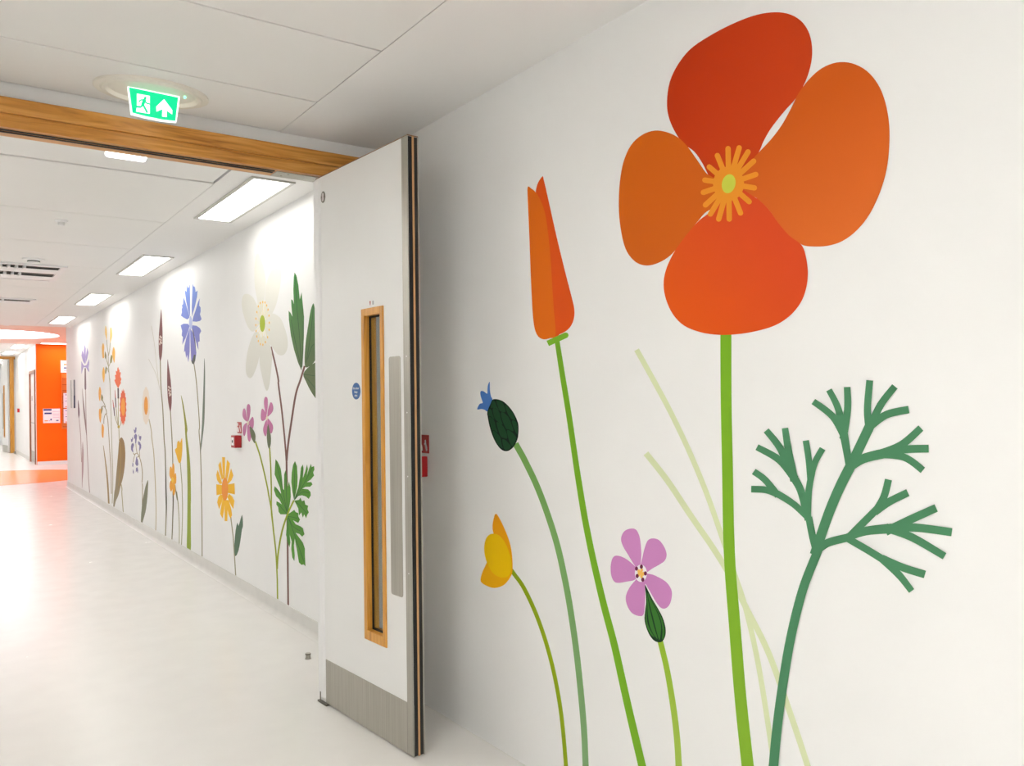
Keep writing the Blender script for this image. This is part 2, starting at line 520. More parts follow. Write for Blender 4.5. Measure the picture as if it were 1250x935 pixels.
box('door_plaque', 0.004, 0.01, hw - 0.42, hw - 0.3, 1.48, 1.6, M_GREY, lf)

# ------------------------------------------------------------------ ceiling lights
def troffer(x0, x1, y0, y1, z, label, group, lamp=None):
    e = empty('ceiling_light', ((x0 + x1) / 2, (y0 + y1) / 2, z))
    tag(e, label, 'ceiling light', group)
    a, b, t = (x1 - x0) / 2, (y1 - y0) / 2, 0.022
    boxes('frame', [(-a - t, -a, -b - t, b + t, -0.009, 0), (a, a + t, -b - t, b + t, -0.009, 0), (-a, a, -b - t, -b, -0.009, 0), (-a, a, b, b + t, -0.009, 0)], mat('light_frame', (202, 200, 194), 0.4), e, 0.001)
    box('diffuser', -a, a, -b, b, -0.005, -0.001, lamp or M_DIFF, e)
    return e
ords = ['between the open door and the white anemone decal', 'above the plantain and cornflower decals', 'above the cowslip decal', 'nearest the lobby, last before the salmon ceiling']
ords[0] = 'above the white anemone decal'
for k in range(4):
    troffer(1.46, 1.665, 4.53 + 2.88 * k, 5.72 + 2.88 * k, HC, 'slim lit ceiling panel ' + ords[k], 'ceiling lights along the mural wall')
troffer(1.46, 1.665, -2.95, -1.76, HC, 'slim lit ceiling panel along the mural wall before the door', 'near corridor lights', M_DIFFN)  # added out of view to brighten the near stretch
for y0, lb in ((-4.4, 'beside the closing wall'), (-2.6, 'second from the closing wall'), (0.3, 'next before the oak header')):  # first two added unseen as near fill; last follows the door's shadow edge
    troffer(-0.885, -0.68, y0, y0 + 1.19, HC, 'slim lit ceiling panel along the plain wall ' + lb, 'near corridor lights', M_DIFFN)
for k in range(4):  # unseen row assumed by symmetry, made strong as fill for the mural wall
    troffer(-0.885, -0.68, 4.53 + 2.88 * k, 5.72 + 2.88 * k, HC, 'slim lit ceiling panel along the plain wall, ' + ['first', 'second', 'third', 'fourth'][k] + ' past the oak header', 'ceiling lights along the plain wall', M_DIFFP)
for y0, x0, lb in ((22.25, 1.54, 'opposite the pale side door'), (25.1, 1.54, 'before the distant oak frame'), (28.6, 1.5, 'past the distant oak frame'), (31.2, 1.5, 'at the far end wall')):  # last two added unseen to light the dark far end
    troffer(x0, x0 + 0.22, y0, y0 + 1.15, LC, 'slim lit ceiling panel beyond the lobby, ' + lb, 'ceiling lights beyond the lobby', M_DIFFP)
for y0, lb in ((22.25, 'first past the lobby'), (25.1, 'second past the lobby'), (28.6, 'third past the lobby'), (31.2, 'last past the lobby')):  # unseen matching row, added for light beyond the lobby
    troffer(-0.885, -0.68, y0, y0 + 1.15, LC, 'slim lit ceiling panel along the plain wall, ' + lb, 'ceiling lights beyond the lobby', M_DIFFP)
troffer(2.0, 3.6, 21.15, 21.5, LC, 'long lit ceiling panel washing the orange wall', 'lobby lights')
troffer(3.0, 3.3, 17.5, 19.0, LC, 'lit ceiling panel in the side of the lobby', 'lobby lights')  # additional panel out of view, added to light the lobby

# round recess with a luminous top
e = empty('round_ceiling_light', (RCX, RCY, LC))
tag(e, 'large round recessed light glowing white in the salmon lobby ceiling', 'ceiling light')
M_RING = mat('ring_panel', (250, 248, 255), 0.5, emit=(244, 238, 255), strength=2.2)
lathe('luminous_panel', [(RR - 0.002, 0.092), (RR - 0.002, 0.098)], M_RING, e, n=64)
V, Fc = [], []
for z in (0.001, 0.085):
    for k in range(64):
        a = 2 * math.pi * k / 64
        V.append(((RR - 0.012) * math.cos(a), (RR - 0.012) * math.sin(a), z))
for z in (0.001, 0.085):
    for k in range(64):
        a = 2 * math.pi * k / 64
        V.append(((RR - 0.003) * math.cos(a), (RR - 0.003) * math.sin(a), z))
for k in range(64):
    k2 = (k + 1) % 64
    Fc += [(k, k2, 64 + k2, 64 + k), (128 + k, 192 + k, 192 + k2, 128 + k2), (k, 128 + k, 128 + k2, k2), (64 + k, 64 + k2, 192 + k2, 192 + k)]
mesh_obj('rim', V, Fc, M_WPLAST, e)

# emergency strip past the header
e = empty('emergency_light', (0.785, 4.40, HC + 0.004))
tag(e, 'small white lit emergency light behind the oak header', 'emergency light')
box('housing', -0.1, 0.1, -0.03, 0.03, -0.012, 0, M_WPLAST, e, 0.002)
box('lens', -0.092, 0.092, -0.025, 0.025, -0.042, -0.012, mat('emergency_lens', (255, 255, 255), 0.3, emit=(255, 255, 255), strength=2.0), e, 0.012)

# ------------------------------------------------------------------ exit sign on its oval ceiling dish
SX, SY = 0.722, 3.49
e = empty('exit_sign', (SX, SY, HC))
tag(e, 'green lit running man exit sign with upward arrow hanging from oval ceiling plate', 'exit sign')
M_DISH = mat('dish_cream', (236, 232, 220), 0.4)
ov = 0.71
# oval bezel: flat rim, raised lip and shallow bowl
lathe('ceiling_plate', [(0.213, 0.0), (0.213, -0.012), (0.208, -0.014), (0.190, -0.014), (0.184, -0.019), (0.172, -0.019), (0.160, -0.006), (0.05, -0.004), (0.0, -0.004)], M_DISH, e, n=64, sy=ov)
M_SGREEN = mat('exit_green', (0, 190, 130), 0.4, emit=(0, 205, 140), strength=0.42)
M_SWHITE = mat('exit_white', (255, 255, 255), 0.4, emit=(248, 255, 250), strength=0.45)
YS = SY - 0.008
def sign_pts(pts):
    r = []
    for u, v in pts:
        q = at(130 + u / 8.3333, 80 + v / 8.3333, 1, YS)
        r.append((q.x - SX, q.z - HC))
    return r
slab = plate('sign_panel', sign_pts([(217, 208), (745, 318), (748, 326), (712, 576), (560, 560), (400, 528), (258, 492), (252, 486)]), YS - SY, YS - SY + 0.016, M_SWHITE, e)
plate('green_field', sign_pts([(229, 222), (728, 326), (700, 564), (560, 548), (400, 516), (264, 480)]), YS - SY - 0.001, YS - SY, M_SGREEN, slab)
d1, d2 = YS - SY - 0.0018, YS - SY - 0.001
plate('doorway', sign_pts([(308, 287), (440, 310), (440, 492), (400, 487), (300, 470), (305, 432), (308, 420)]), d1, d2, M_SWHITE, slab)
plate('arrow', sign_pts([(585, 343), (668, 455), (668, 498), (613, 460), (612, 525), (565, 520), (567, 445), (508, 470), (505, 418)]), d1, d2, M_SWHITE, slab)
rm = plate('running_man', sign_pts(circ(392, 333, 14, 14)), d1 - 0.0008, d1, M_SGREEN, slab)
def limb(pts, w, m, par):
    for (x0, y0), (x1, y1) in zip(pts[:-1], pts[1:]):
        L = math.hypot(x1 - x0, y1 - y0)
        nx, ny = -(y1 - y0) / L * w / 2, (x1 - x0) / L * w / 2
        plate('figure_limb', sign_pts([(x0 + nx, y0 + ny), (x1 + nx, y1 + ny), (x1 - nx, y1 - ny), (x0 - nx, y0 - ny)]), d1 - 0.0008, d1, m, par)
limb([(388, 345), (366, 402)], 32, M_SGREEN, slab)
limb([(378, 350), (345, 352), (328, 374)], 13, M_SGREEN, slab)
limb([(388, 362), (408, 386), (440, 394)], 13, M_SGREEN, slab)
limb([(366, 398), (350, 424), (296, 420)], 19, M_SGREEN, slab)
limb([(370, 398), (396, 446), (414, 482)], 19, M_SGREEN, slab)
lathe('indicator_lamp', [(0.004, -0.012), (0.004, -0.006)], mat('green_lamp', (120, 255, 190), 0.4, emit=(90, 255, 190), strength=2.0), e, (0.118, -0.02, 0), n=10)

# ------------------------------------------------------------------ ceiling fittings
def diffuser(x0, x1, y0, y1, rows, label):
    e = empty('air_diffuser', ((x0 + x1) / 2, (y0 + y1) / 2, HC - 0.002))
    tag(e, label, 'air vent', 'ceiling air vents')
    a, b = (x1 - x0) / 2, (y1 - y0) / 2
    t = 0.05
    boxes('frame', [(-a, -a + t, -b, b, -0.014, 0), (a - t, a, -b, b, -0.014, 0), (-a + t, a - t, -b, -b + t, -0.014, 0), (-a + t, a - t, b - t, b, -0.014, 0)], M_WPLAST, e, 0.003)
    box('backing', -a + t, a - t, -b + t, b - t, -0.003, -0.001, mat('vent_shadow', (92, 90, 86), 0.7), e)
    span = (2 * b - 2 * t) / rows
    for r in range(rows):
        y = -b + t + r * span
        # curved deflector blade
        V, nn = [], 6
        for x in (-a + t, a - t):
            for i in range(nn + 1):
                q = i / nn
                V.append((x, y + span * (0.30 + 0.62 * q), -0.003 - 0.028 * math.sin(math.pi * (0.15 + 0.8 * q))))
        Fc = [(i, i + 1, nn + 2 + i, nn + 1 + i) for i in range(nn)]
        mesh_obj('deflector_blade', V, Fc, M_WPLAST, e, True)
        k = 0
        x = -a + t + 0.03
        while x < a - t - 0.25:
            box('fin', x, x + 0.02, y + 0.02, y + span * 0.34, -0.03, -0.003, M_WPLAST, e)
            x += 0.06
    return e
diffuser(-0.2, 1.0, 8.36, 9.42, 2, 'wide white louvred ceiling vent with two slots')
diffuser(-0.2, 1.0, 11.17, 11.66, 1, 'narrow white louvred ceiling vent with one slot')

def detector(x, y, z, r, label, dark):
    e = empty('smoke_detector', (x, y, z))
    tag(e, label, 'smoke detector')
    lathe('base', [(r, 0), (r, -0.01), (r * 0.8, -0.014)], M_WPLAST, e, n=24)
    lathe('sensor_cap', [(r * 0.55, -0.014), (r * 0.55, -0.03), (r * 0.4, -0.036)], M_WPLAST, e, n=20)
    if dark:
        lathe('sensor_slot', [(r * 0.57, -0.017), (r * 0.57, -0.024)], M_BLACK, e, n=20)
detector(0.715, 6.28, HC - 0.002, 0.04, 'small plain white detector disc on the ceiling planks', False)
detector(0.708, 8.09, HC - 0.002, 0.085, 'white detector disc with black sensor beside the wide vent', True)
q = at(5, 397.5, 2, LC)
detector(1.02, 16.4, LC, 0.09, 'small detector on the salmon ceiling beside the round light', True)

# ------------------------------------------------------------------ things on the wall: fire call points, metal sign
def call_point(y0, y1, z0, z1, wx, label, sign_z=None):
    e = empty('fire_call_point', (wx, (y0 + y1) / 2, z0))
    tag(e, label, 'fire alarm', 'red fire call points')
    a, h = (y1 - y0) / 2, z1 - z0
    bx = box('case', -0.05, 0, -a, a, 0, h, M_RED, e, 0.004)
    box('glass_window', -0.0525, -0.05, -a * 0.55, a * 0.62, h * 0.2, h * 0.85, M_WHITEINK, bx)
    lathe('button', [(0.011, -0.0545), (0.011, -0.0525)], M_BLACK, bx, (0, 0, h * 0.52), 'x', 14)
    return e
call_point(3.29, 3.385, 1.05, 1.143, XW, 'red break glass box mounted on the wall behind the open door')
call_point(6.06, 6.155, 1.065, 1.155, XW, 'red break glass box mounted on the wall beside the yellow daisy decal')
call_point(26.35, 26.5, 1.18, 1.285, XF, 'tiny red call point on the white wall beyond the lobby')

def call_sign(y0, y1, z0, z1, label):
    e = empty('fire_sign', (XW, (y0 + y1) / 2, z0))
    tag(e, label, 'safety sign', 'red fire signs')
    a, h = (y1 - y0) / 2, z1 - z0
    p = box('plate', -0.003, 0, -a, a, 0, h, M_RED, e)
    def ink(pts):      # outline in (fraction of width from the near edge, fraction of height)
        V = [(-0.0036, -a + 2 * a * u, h * v) for u, v in pts]
        k = len(V)
        V += [(-0.003, y, z) for _, y, z in V]
        mesh_obj('pictogram', V, [tuple(range(k)), tuple(range(k, 2 * k))[::-1]] + [(i, k + i, k + (i + 1) % k, (i + 1) % k) for i in range(k)], M_WHITEINK, p)
    ink([(0.12, 0.14), (0.24, 0.12), (0.34, 0.42), (0.36, 0.7), (0.26, 0.74), (0.22, 0.5), (0.14, 0.34)])
    ink([(0.14, 0.36), (0.22, 0.33), (0.42, 0.5), (0.36, 0.58)])
    ink([(0.55, 0.12), (0.93, 0.1), (0.93, 0.5), (0.8, 0.58), (0.66, 0.46), (0.6, 0.3)])
    ink([(0.72, 0.66), (0.93, 0.66), (0.93, 0.92), (0.76, 0.92)])
call_sign(3.276, 3.372, 1.157, 1.24, 'red fire sign with white pictogram on the wall behind the open door')
call_sign(6.058, 6.154, 1.17, 1.252, 'red fire sign with white pictogram beside the pink campion decal')

e = empty('metal_sign', (XW, 14.86, 1.33))
tag(e, 'narrow grey metal sign frame on the mural wall at the lobby corner', 'wall sign')
box('panel', -0.012, 0, -0.15, 0.15, 0, 0.45, mat('sign_panel_grey', (226, 228, 224), 0.4), e)
box('edge_bar', -0.02, 0, -0.175, -0.15, 0.2, 0.45, mat('sign_grey', (140, 138, 146), 0.4, 0.3), e)
box('edge_bar', -0.02, 0, -0.175, -0.15, 0.0, 0.2, mat('sign_dark', (70, 68, 96), 0.35, 0.3), e)
box('edge_bar', -0.02, 0, 0.15, 0.175, 0.0, 0.45, mat('sign_light', (176, 180, 172), 0.4, 0.2), e)

# ------------------------------------------------------------------ door stops on the floor
def door_stop(x, y, s, label):
    e = empty('door_stop', (x, y, 0))
    tag(e, label, 'door stop', 'door stops')
    lathe('post', [(0.017 * s, 0), (0.017 * s, 0.004), (0.0135 * s, 0.006), (0.0135 * s, 0.03 * s), (0.011 * s, 0.033 * s)], M_STEEL, e)
    lathe('rubber_ring', [(0.0155 * s, 0.024 * s), (0.0155 * s, 0.029 * s)], M_STEELD, e)
door_stop(1.653, 4.31, 1.0, 'small round steel door stop on the floor near the open door')
door_stop(1.87, 27.3, 1.8, 'small steel door stop on the floor by the distant oak frame')

# ------------------------------------------------------------------ notices on the orange wall
M_PAPER = mat('paper', (244, 242, 246), 0.5)
M_NAVY = mat('navy_ink', (44, 52, 132), 0.5)
M_OINK = mat('orange_ink', (240, 150, 60), 0.5)
M_PINKINK = mat('pink_ink', (226, 190, 214), 0.5)
def notice(name, x0, x1, z0, z1, label, marks, depth=0.006, m=M_PAPER):
    e = empty(name, ((x0 + x1) / 2, Y_OR, z0))
    tag(e, label, 'notice')
    a, h = (x1 - x0) / 2, z1 - z0
    p = box('sheet', -a, a, -depth, 0, 0, h, m, e)
    for u0, u1, v0, v1, mm in marks:
        box('print', -a + 2 * a * u0, -a + 2 * a * u1, -depth - 0.001, -depth, h * v0, h * v1, mm, p)
notice('wall_notice', 2.054, 2.4, 0.962, 1.292, 'white landscape notice with navy headings on the orange wall',
       [(0.02, 0.5, 0.86, 0.98, M_NAVY), (0.08, 0.5, 0.62, 0.73, M_NAVY), (0.55, 0.96, 0.78, 0.81, M_PINKINK), (0.57, 0.94, 0.6, 0.64, M_PINKINK), (0.57, 0.94, 0.48, 0.5, M_PINKINK),
        (0.57, 0.94, 0.36, 0.39, M_PINKINK), (0.08, 0.28, 0.12, 0.19, M_OINK), (0.33, 0.4, 0.12, 0.2, M_PINKINK), (0.42, 0.5, 0.18, 0.3, M_NAVY), (0.76, 0.9, 0.13, 0.2, M_NAVY)])
notice('leaflet_heading', 2.422, 2.86, 2.126, 2.41, 'white heading board above the leaflet rack on the orange wall',
       [(0.14, 0.36, 0.62, 0.72, M_OINK), (0.14, 0.6, 0.34, 0.44, M_NAVY), (0.14, 0.5, 0.14, 0.22, M_PINKINK), (0.4, 0.62, 0.64, 0.72, M_OINK)])
e = empty('leaflet_rack', (2.645, Y_OR, 0.82))
tag(e, 'clear orange-looking slatted leaflet rack hanging on the orange wall', 'leaflet rack')
M_RACK = mat('rack_tint', (246, 140, 60), 0.3)
box('back_panel', -0.21, 0.21, -0.008, 0, 0, 1.285, M_RACK, e)
for k in range(9):
    zz = 0.04 + 0.14 * k
    box('rack_slat', -0.2, 0.2, -0.045, -0.008, zz, zz + 0.016, mat('rack_shade', (214, 92, 26), 0.4), e)
for xx in (-0.21, 0.2):
    box('side_rail', xx, xx + 0.01, -0.05, 0, 0, 1.285, M_RACK, e)
for k, (z0, z1) in enumerate(((0.955, 1.28), (1.31, 1.65))):
    for j in range(2):
        x0 = 2.466 + 0.19 * j
        lp = empty('leaflet', (x0 + 0.085, Y_OR - 0.05, z0))
        tag(lp, 'white and pink leaflet %s in the leaflet rack, %s the landscape notice' % (('low', 'high')[k], ('next to', 'further from')[j]), 'leaflet', 'leaflets in the rack')
        s = box('sheet', -0.085, 0.085, -0.004, 0.0, 0, z1 - z0, mat('leaflet_paper', (246, 232, 242), 0.5), lp)
        for v0, v1, mm in ((0.86, 0.9, M_NAVY), (0.62, 0.66, M_PINKINK), (0.44, 0.47, M_NAVY), (0.04, 0.1, M_OINK)):
            box('print', -0.05, 0.06, -0.005, -0.004, (z1 - z0) * v0, (z1 - z0) * v1, mm, s)

# ------------------------------------------------------------------ the flower mural: cut vinyl decals on the wall
def Z(x0, y0, s):
    """reads points measured in an enlarged view of the photograph whose corner is (x0, y0)"""
    return lambda pts: [(x0 + p[0] / s, y0 + p[1] / s) + tuple(p[2:]) for p in pts]


A_ = Z(730, 0, 2.2263)
B_ = Z(560, 200, 2.6)
C_ = Z(560, 590, 2.71)
D_ = Z(860, 430, 2.8333)
E_ = Z(740, 400, 1.7477)
T_ = Z(575, 460, 9.345)
S_ = Z(755, 660, 7.2)
P_ = Z(850, 170, 8.5)
F1 = Z(85, 385, 10.389)
F2 = Z(85, 465, 10.389)
F3 = Z(85, 545, 10.389)
F4 = Z(130, 440, 10.389)
F5 = Z(130, 520, 10.389)
G1 = Z(180, 340, 8.5)
G2 = Z(180, 430, 8.5)
G3 = Z(180, 520, 8.5)
K1 = Z(130, 590, 9.35)
K2 = Z(285, 300, 5.194)
K3 = Z(280, 470, 7.79)
K4 = Z(325, 550, 6.233)
K5 = Z(250, 540, 7.79)
K6 = Z(240, 460, 2.925)
I_ = lambda p: p


def vinyl(rgb):
    return mat('vinyl_%d_%d_%d' % rgb, rgb, 0.5, spec=0.15)


def spline(pts, closed, sub):
    n = len(pts)
    out = []
    for i in range(n if closed else n - 1):
        p1, p2 = pts[i], pts[(i + 1) % n]
        p0 = pts[i - 1] if (closed or i > 0) else p1
        p3 = pts[(i + 2) % n] if (closed or i + 2 < n) else p2
        for k in range(sub):
            t = k / sub
            out.append(tuple(0.5 * (2 * b + (c - a) * t + (2 * a - 5 * b + 4 * c - d) * t * t + (3 * b - a - 3 * c + d) * t ** 3)
                             for a, b, c, d in zip(p0, p1, p2, p3)))
    if not closed:
        out.append(tuple(pts[-1]))
    return out


class Decal:
    def __init__(self, name, base, label, group, lift=0):
        self.lift = lift
        b = at(base[0], base[1], 0, XW)
        self.e = empty(name, (XW, b.y, max(b.z, 0.0)))
        tag(self.e, label, 'wall decal', group)

    def poly(self, name, pts, m, layer=1, smooth=True, sub=4, parent=None):
        if smooth:
            pts = spline(pts, True, sub)
        if isinstance(m, tuple):
            m = vinyl(m)
        o = self.e.location
        x = -0.0003 - 0.0001 * (layer + self.lift)
        w = []
        for p in pts:
            q = at(p[0], p[1], 0, XW)
            w.append((q.y - o.y, max(q.z, 0.102 if q.y > 3.8 else 0.004) - o.z))
        k = len(w)
        ar = sum(w[i][0] * w[(i + 1) % k][1] - w[(i + 1) % k][0] * w[i][1] for i in range(k))
        if ar > 0:
            w.reverse()
        V = [(x, a, b) for a, b in w] + [(x + 0.00008, a, b) for a, b in w]
        Fc = [tuple(range(k))] + [(i, k + i, k + (i + 1) % k, (i + 1) % k) for i in range(k)]
        return mesh_obj(name, V, Fc, m, parent or self.e)

    def stroke(self, name, pts, w, m, layer=1, sub=6, cap=False):
        """pts: (x, y) with width w, or (x, y, w)"""
        c = [tuple(p) if len(p) == 3 else (p[0], p[1], w) for p in pts]
        c = spline(c, False, sub) if len(c) > 2 else c
        Lp, Rp = [], []
        for i, p in enumerate(c):
            a, b = c[max(i - 1, 0)], c[min(i + 1, len(c) - 1)]
            L = math.hypot(b[0] - a[0], b[1] - a[1]) or 1
            nx, ny = -(b[1] - a[1]) / L, (b[0] - a[0]) / L
            Lp.append((p[0] + nx * p[2] / 2, p[1] + ny * p[2] / 2))
            Rp.append((p[0] - nx * p[2] / 2, p[1] - ny * p[2] / 2))
        tip = []
        if cap:
            a, b = c[-2], c[-1]
            t0 = math.atan2(b[1] - a[1], b[0] - a[0])
            tip = [(b[0] + b[2] / 2 * math.cos(t0 + math.pi / 2 - math.pi * k / 6), b[1] + b[2] / 2 * math.sin(t0 + math.pi / 2 - math.pi * k / 6)) for k in range(1, 6)]
        return self.poly(name, Lp + tip + Rp[::-1], m, layer, smooth=False)

    def oval(self, name, c, rx, ry, m, layer=1, tilt=0.0, k=24, parent=None):
        pts = []
        for i in range(k):
            a = 2 * math.pi * i / k
            u, v = rx * math.cos(a), ry * math.sin(a)
            pts.append((c[0] + u * math.cos(tilt) - v * math.sin(tilt), c[1] + u * math.sin(tilt) + v * math.cos(tilt)))
        return self.poly(name, pts, m, layer, smooth=False, parent=parent)


NEAR, FAR = 'large flower decals beside the door', 'flower decals further down the corridor'

# pale grass behind the poppy stem
d = Decal('grass_decal', (955, 1080), 'two pale green grass blades crossing behind the poppy stem decal', NEAR)
d.stroke('grass_blade', E_([(65, 47), (100, 110), (140, 185), (180, 270), (215, 355), (245, 440), (272, 520), (298, 600), (325, 720), (352, 890), (366, 1000), (378, 1130)]), 6.4, (217, 226, 184), 1)
d.stroke('grass_blade', E_([(85, 268), (130, 325), (180, 400), (225, 465), (262, 525), (300, 600), (345, 690), (385, 800), (430, 935), (465, 1060), (485, 1150)]), 7.2, (217, 226, 184), 2)

# big poppy
d = Decal('poppy_decal', (930, 1090), 'huge orange four-petalled poppy decal on a thick green stem', NEAR, 3)
d.stroke('stem', [(886.3, 400, 13.4), (886.5, 480, 13.2), (888, 560, 13.2), (890.5, 674, 13.6), (896.8, 760, 14), (904, 850, 14.4), (913, 935, 14.8), (924, 1030, 15), (931, 1095, 15)], 14,
         print_mat('poppy_stem_print', (122, 178, 38), (136, 180, 52), (886, 420), (910, 930)), 3)
petR = A_([(360, 500), (400, 455), (437, 415), (470, 380), (500, 340), (525, 295), (545, 255), (575, 215), (610, 185), (650, 170), (690, 172), (730, 192), (762, 230), (782, 280), (792, 340), (792, 400), (785, 460),
           (768, 520), (740, 580), (705, 625), (665, 655), (625, 668), (585, 670), (555, 665), (520, 640), (490, 605), (465, 570), (440, 545), (425, 535), (395, 525)])
petT = A_([(355, 505), (330, 492), (305, 482), (285, 445), (262, 412), (232, 390), (208, 355), (192, 315), (188, 275), (195, 225), (215, 180), (250, 135), (300, 100), (360, 68), (420, 44), (470, 34), (515, 37),
           (550, 55), (572, 85), (582, 125), (580, 170), (565, 220), (540, 265), (505, 305), (470, 350), (450, 385), (437, 415), (400, 480)])
petB = A_([(355, 500), (425, 535), (440, 545), (465, 570), (490, 605), (520, 640), (553, 665), (565, 695), (571, 740), (566, 785), (550, 825), (520, 860), (480, 885), (430, 900), (380, 908), (330, 910), (280, 903),
           (235, 885), (205, 855), (186, 815), (179, 775), (185, 735), (205, 690), (240, 640), (275, 600), (310, 570)])
petL = A_([(355, 500), (330, 490), (306, 478), (293, 468), (270, 435), (245, 400), (220, 375), (190, 360), (155, 355), (120, 367), (90, 395), (70, 440), (60, 495), (57, 560), (62, 620), (75, 675), (98, 708), (125, 721),
           (155, 718), (190, 700), (218, 672), (240, 640), (265, 610), (290, 580), (315, 560)])
d.poly('petal', petT, print_mat('poppy_top_print', (196, 54, 2), (204, 68, 22), (820, 110), (960, 190)), 4)
d.poly('petal', petL, print_mat('poppy_left_print', (212, 100, 6), (210, 98, 20), (760, 220), (850, 240)), 5)
d.poly('petal', petR, print_mat('poppy_right_print', (208, 92, 22), (222, 110, 44), (1000, 120), (1040, 290)), 6)
d.poly('petal', petB, print_mat('poppy_lower_print', (218, 76, 34), (228, 88, 14), (930, 280), (840, 390)), 7)
tips = [(333, 98), (448, 90), (540, 132), (598, 228), (620, 366), (606, 505), (552, 648), (462, 765), (345, 828), (236, 828), (150, 776), (98, 682), (76, 552), (92, 424), (138, 288), (222, 170)]
for k, t in enumerate(tips):
    d.stroke('stamen', P_([(340, 462), t]), 6.6, (235, 148, 42), 8 + 0.05 * k, cap=True)
d.oval('stamen_disc', P_([(338, 462)])[0], 19, 21, (235, 148, 42), 9)
d.oval('flower_centre', P_([(339, 462)])[0], 8.3, 11.8, (207, 212, 78), 10, 0.22)

# poppy bud
d = Decal('poppy_bud_decal', (812, 1060), 'closed tall orange poppy bud decal on a straight green stem', NEAR)
d.stroke('stem', [(680, 415, 6), (687.2, 461, 6.6), (694.8, 507.7, 6.8), (702.4, 560, 7), (707, 590, 7.3), (714.3, 634, 7.6), (724, 682, 7.8), (737, 737.6, 8.2), (750.5, 789, 8.6), (767, 863, 9), (784, 935, 9.4), (804, 1020, 9.6), (814, 1065, 9.8)], 8,
         (122, 178, 42), 3)
d.poly('petal', B_([(266, 40), (252, 60), (245, 88), (250, 110), (262, 200), (280, 400), (300, 548), (320, 541), (340, 531), (356, 515), (366, 490), (367, 460), (358, 420), (345, 370), (325, 290), (305, 205), (285, 115), (270, 50)]), (226, 84, 12), 3)
d.poly('petal', B_([(219, 75), (230, 78), (246, 92), (262, 120), (275, 160), (284, 220), (292, 300), (298, 400), (303, 470), (308, 543), (290, 553), (270, 557), (253, 548), (242, 525), (236, 485), (232, 420), (228, 330), (224, 220), (220, 130)]), (229, 110, 8), 4)
c0, c1 = B_([(283, 570), (340, 544)])
d.stroke('bud_collar', [c0, c1], 7, (124, 182, 44), 5, cap=True)

# thistle bud
d = Decal('thistle_bud_decal', (720, 1010), 'dark green scaly thistle bud decal with a blue tuft on a bent stem', NEAR)
d.stroke('stem', T_([(508, 762), (562, 858), (607, 940)]) + C_([(255, 0), (290, 90), (325, 200), (350, 310), (370, 420), (390, 560), (405, 700), (415, 820), (420, 935), (425, 1080), (426, 1190)]), 7.4,
         print_mat('thistle_stem_print', (122, 172, 92), (132, 172, 120), (640, 560), (715, 930)), 2)
d.poly('tuft', T_([(72, 372), (85, 330), (105, 305), (135, 296), (120, 250), (108, 205), (108, 170), (125, 160), (150, 168), (185, 192), (188, 140), (195, 90), (213, 56), (215, 110), (218, 170), (230, 225), (245, 262), (220, 330), (190, 395), (160, 378), (120, 366)]),
       print_mat('thistle_blue_print', (80, 134, 208), (72, 120, 196), (590, 470), (598, 500)), 2, sub=3)
d.poly('bud', T_([(245, 262), (280, 254), (320, 260), (370, 282), (420, 325), (470, 385), (510, 455), (538, 530), (544, 600), (538, 680), (518, 745), (485, 800), (440, 838), (395, 848), (350, 832), (310, 790), (270, 725), (235, 640), (208, 545), (192, 460), (186, 410), (200, 360), (222, 310)]), (12, 32, 22), 3)
scales = [[(245, 275), (275, 280), (295, 335), (320, 385), (285, 362), (250, 352), (225, 352)], [(290, 268), (330, 270), (372, 310), (395, 400), (330, 388), (305, 330)],
          [(392, 318), (440, 365), (480, 420), (510, 488), (460, 478), (415, 410)], [(248, 362), (290, 368), (328, 410), (342, 480), (360, 545), (300, 505), (265, 460)],
          [(342, 410), (385, 415), (435, 470), (470, 560), (485, 620), (430, 598), (400, 590), (360, 500)], [(205, 375), (232, 372), (250, 430), (268, 490), (225, 452), (200, 440)],
          [(205, 462), (240, 470), (272, 512), (285, 570), (305, 635), (265, 608), (238, 600)], [(292, 518), (340, 535), (392, 600), (415, 700), (370, 695), (340, 680), (310, 600)],
          [(468, 500), (515, 512), (532, 580), (530, 655), (500, 610), (480, 560)], [(410, 612), (455, 620), (500, 665), (518, 700), (505, 745), (468, 790), (430, 710)],
          [(248, 620), (285, 630), (335, 690), (350, 760), (362, 815), (325, 790), (280, 720)], [(358, 715), (395, 722), (432, 760), (460, 798), (430, 828), (385, 830), (368, 790)]]
for s in scales:
    d.poly('bud_scale', T_(s), (28, 70, 42), 4, sub=3)

# buttercup bud
d = Decal('buttercup_decal', (692, 990), 'yellow half-open buttercup bud decal on a curved lime stem beside the door', NEAR)
d.stroke('stem', C_([(172, 284), (185, 302), (215, 345), (255, 430), (290, 530), (318, 640), (340, 770), (355, 935), (362, 1060), (364, 1140)]), 4.9, (150, 174, 26), 1)
d.poly('petal', C_([(123, 100), (140, 125), (158, 165), (170, 200), (177, 240), (178, 290), (168, 315), (148, 337), (120, 346), (95, 340), (73, 324), (78, 295), (90, 268), (110, 220), (116, 175), (112, 150), (114, 125)]),
       print_mat('buttercup_print', (246, 166, 18), (246, 182, 14), (605, 630), (600, 712)), 2)
d.poly('petal', C_([(108, 167), (130, 170), (150, 190), (166, 225), (175, 265), (172, 295), (158, 310), (135, 310), (112, 295), (95, 265), (86, 235), (85, 205), (92, 180)]), (246, 200, 10), 3)

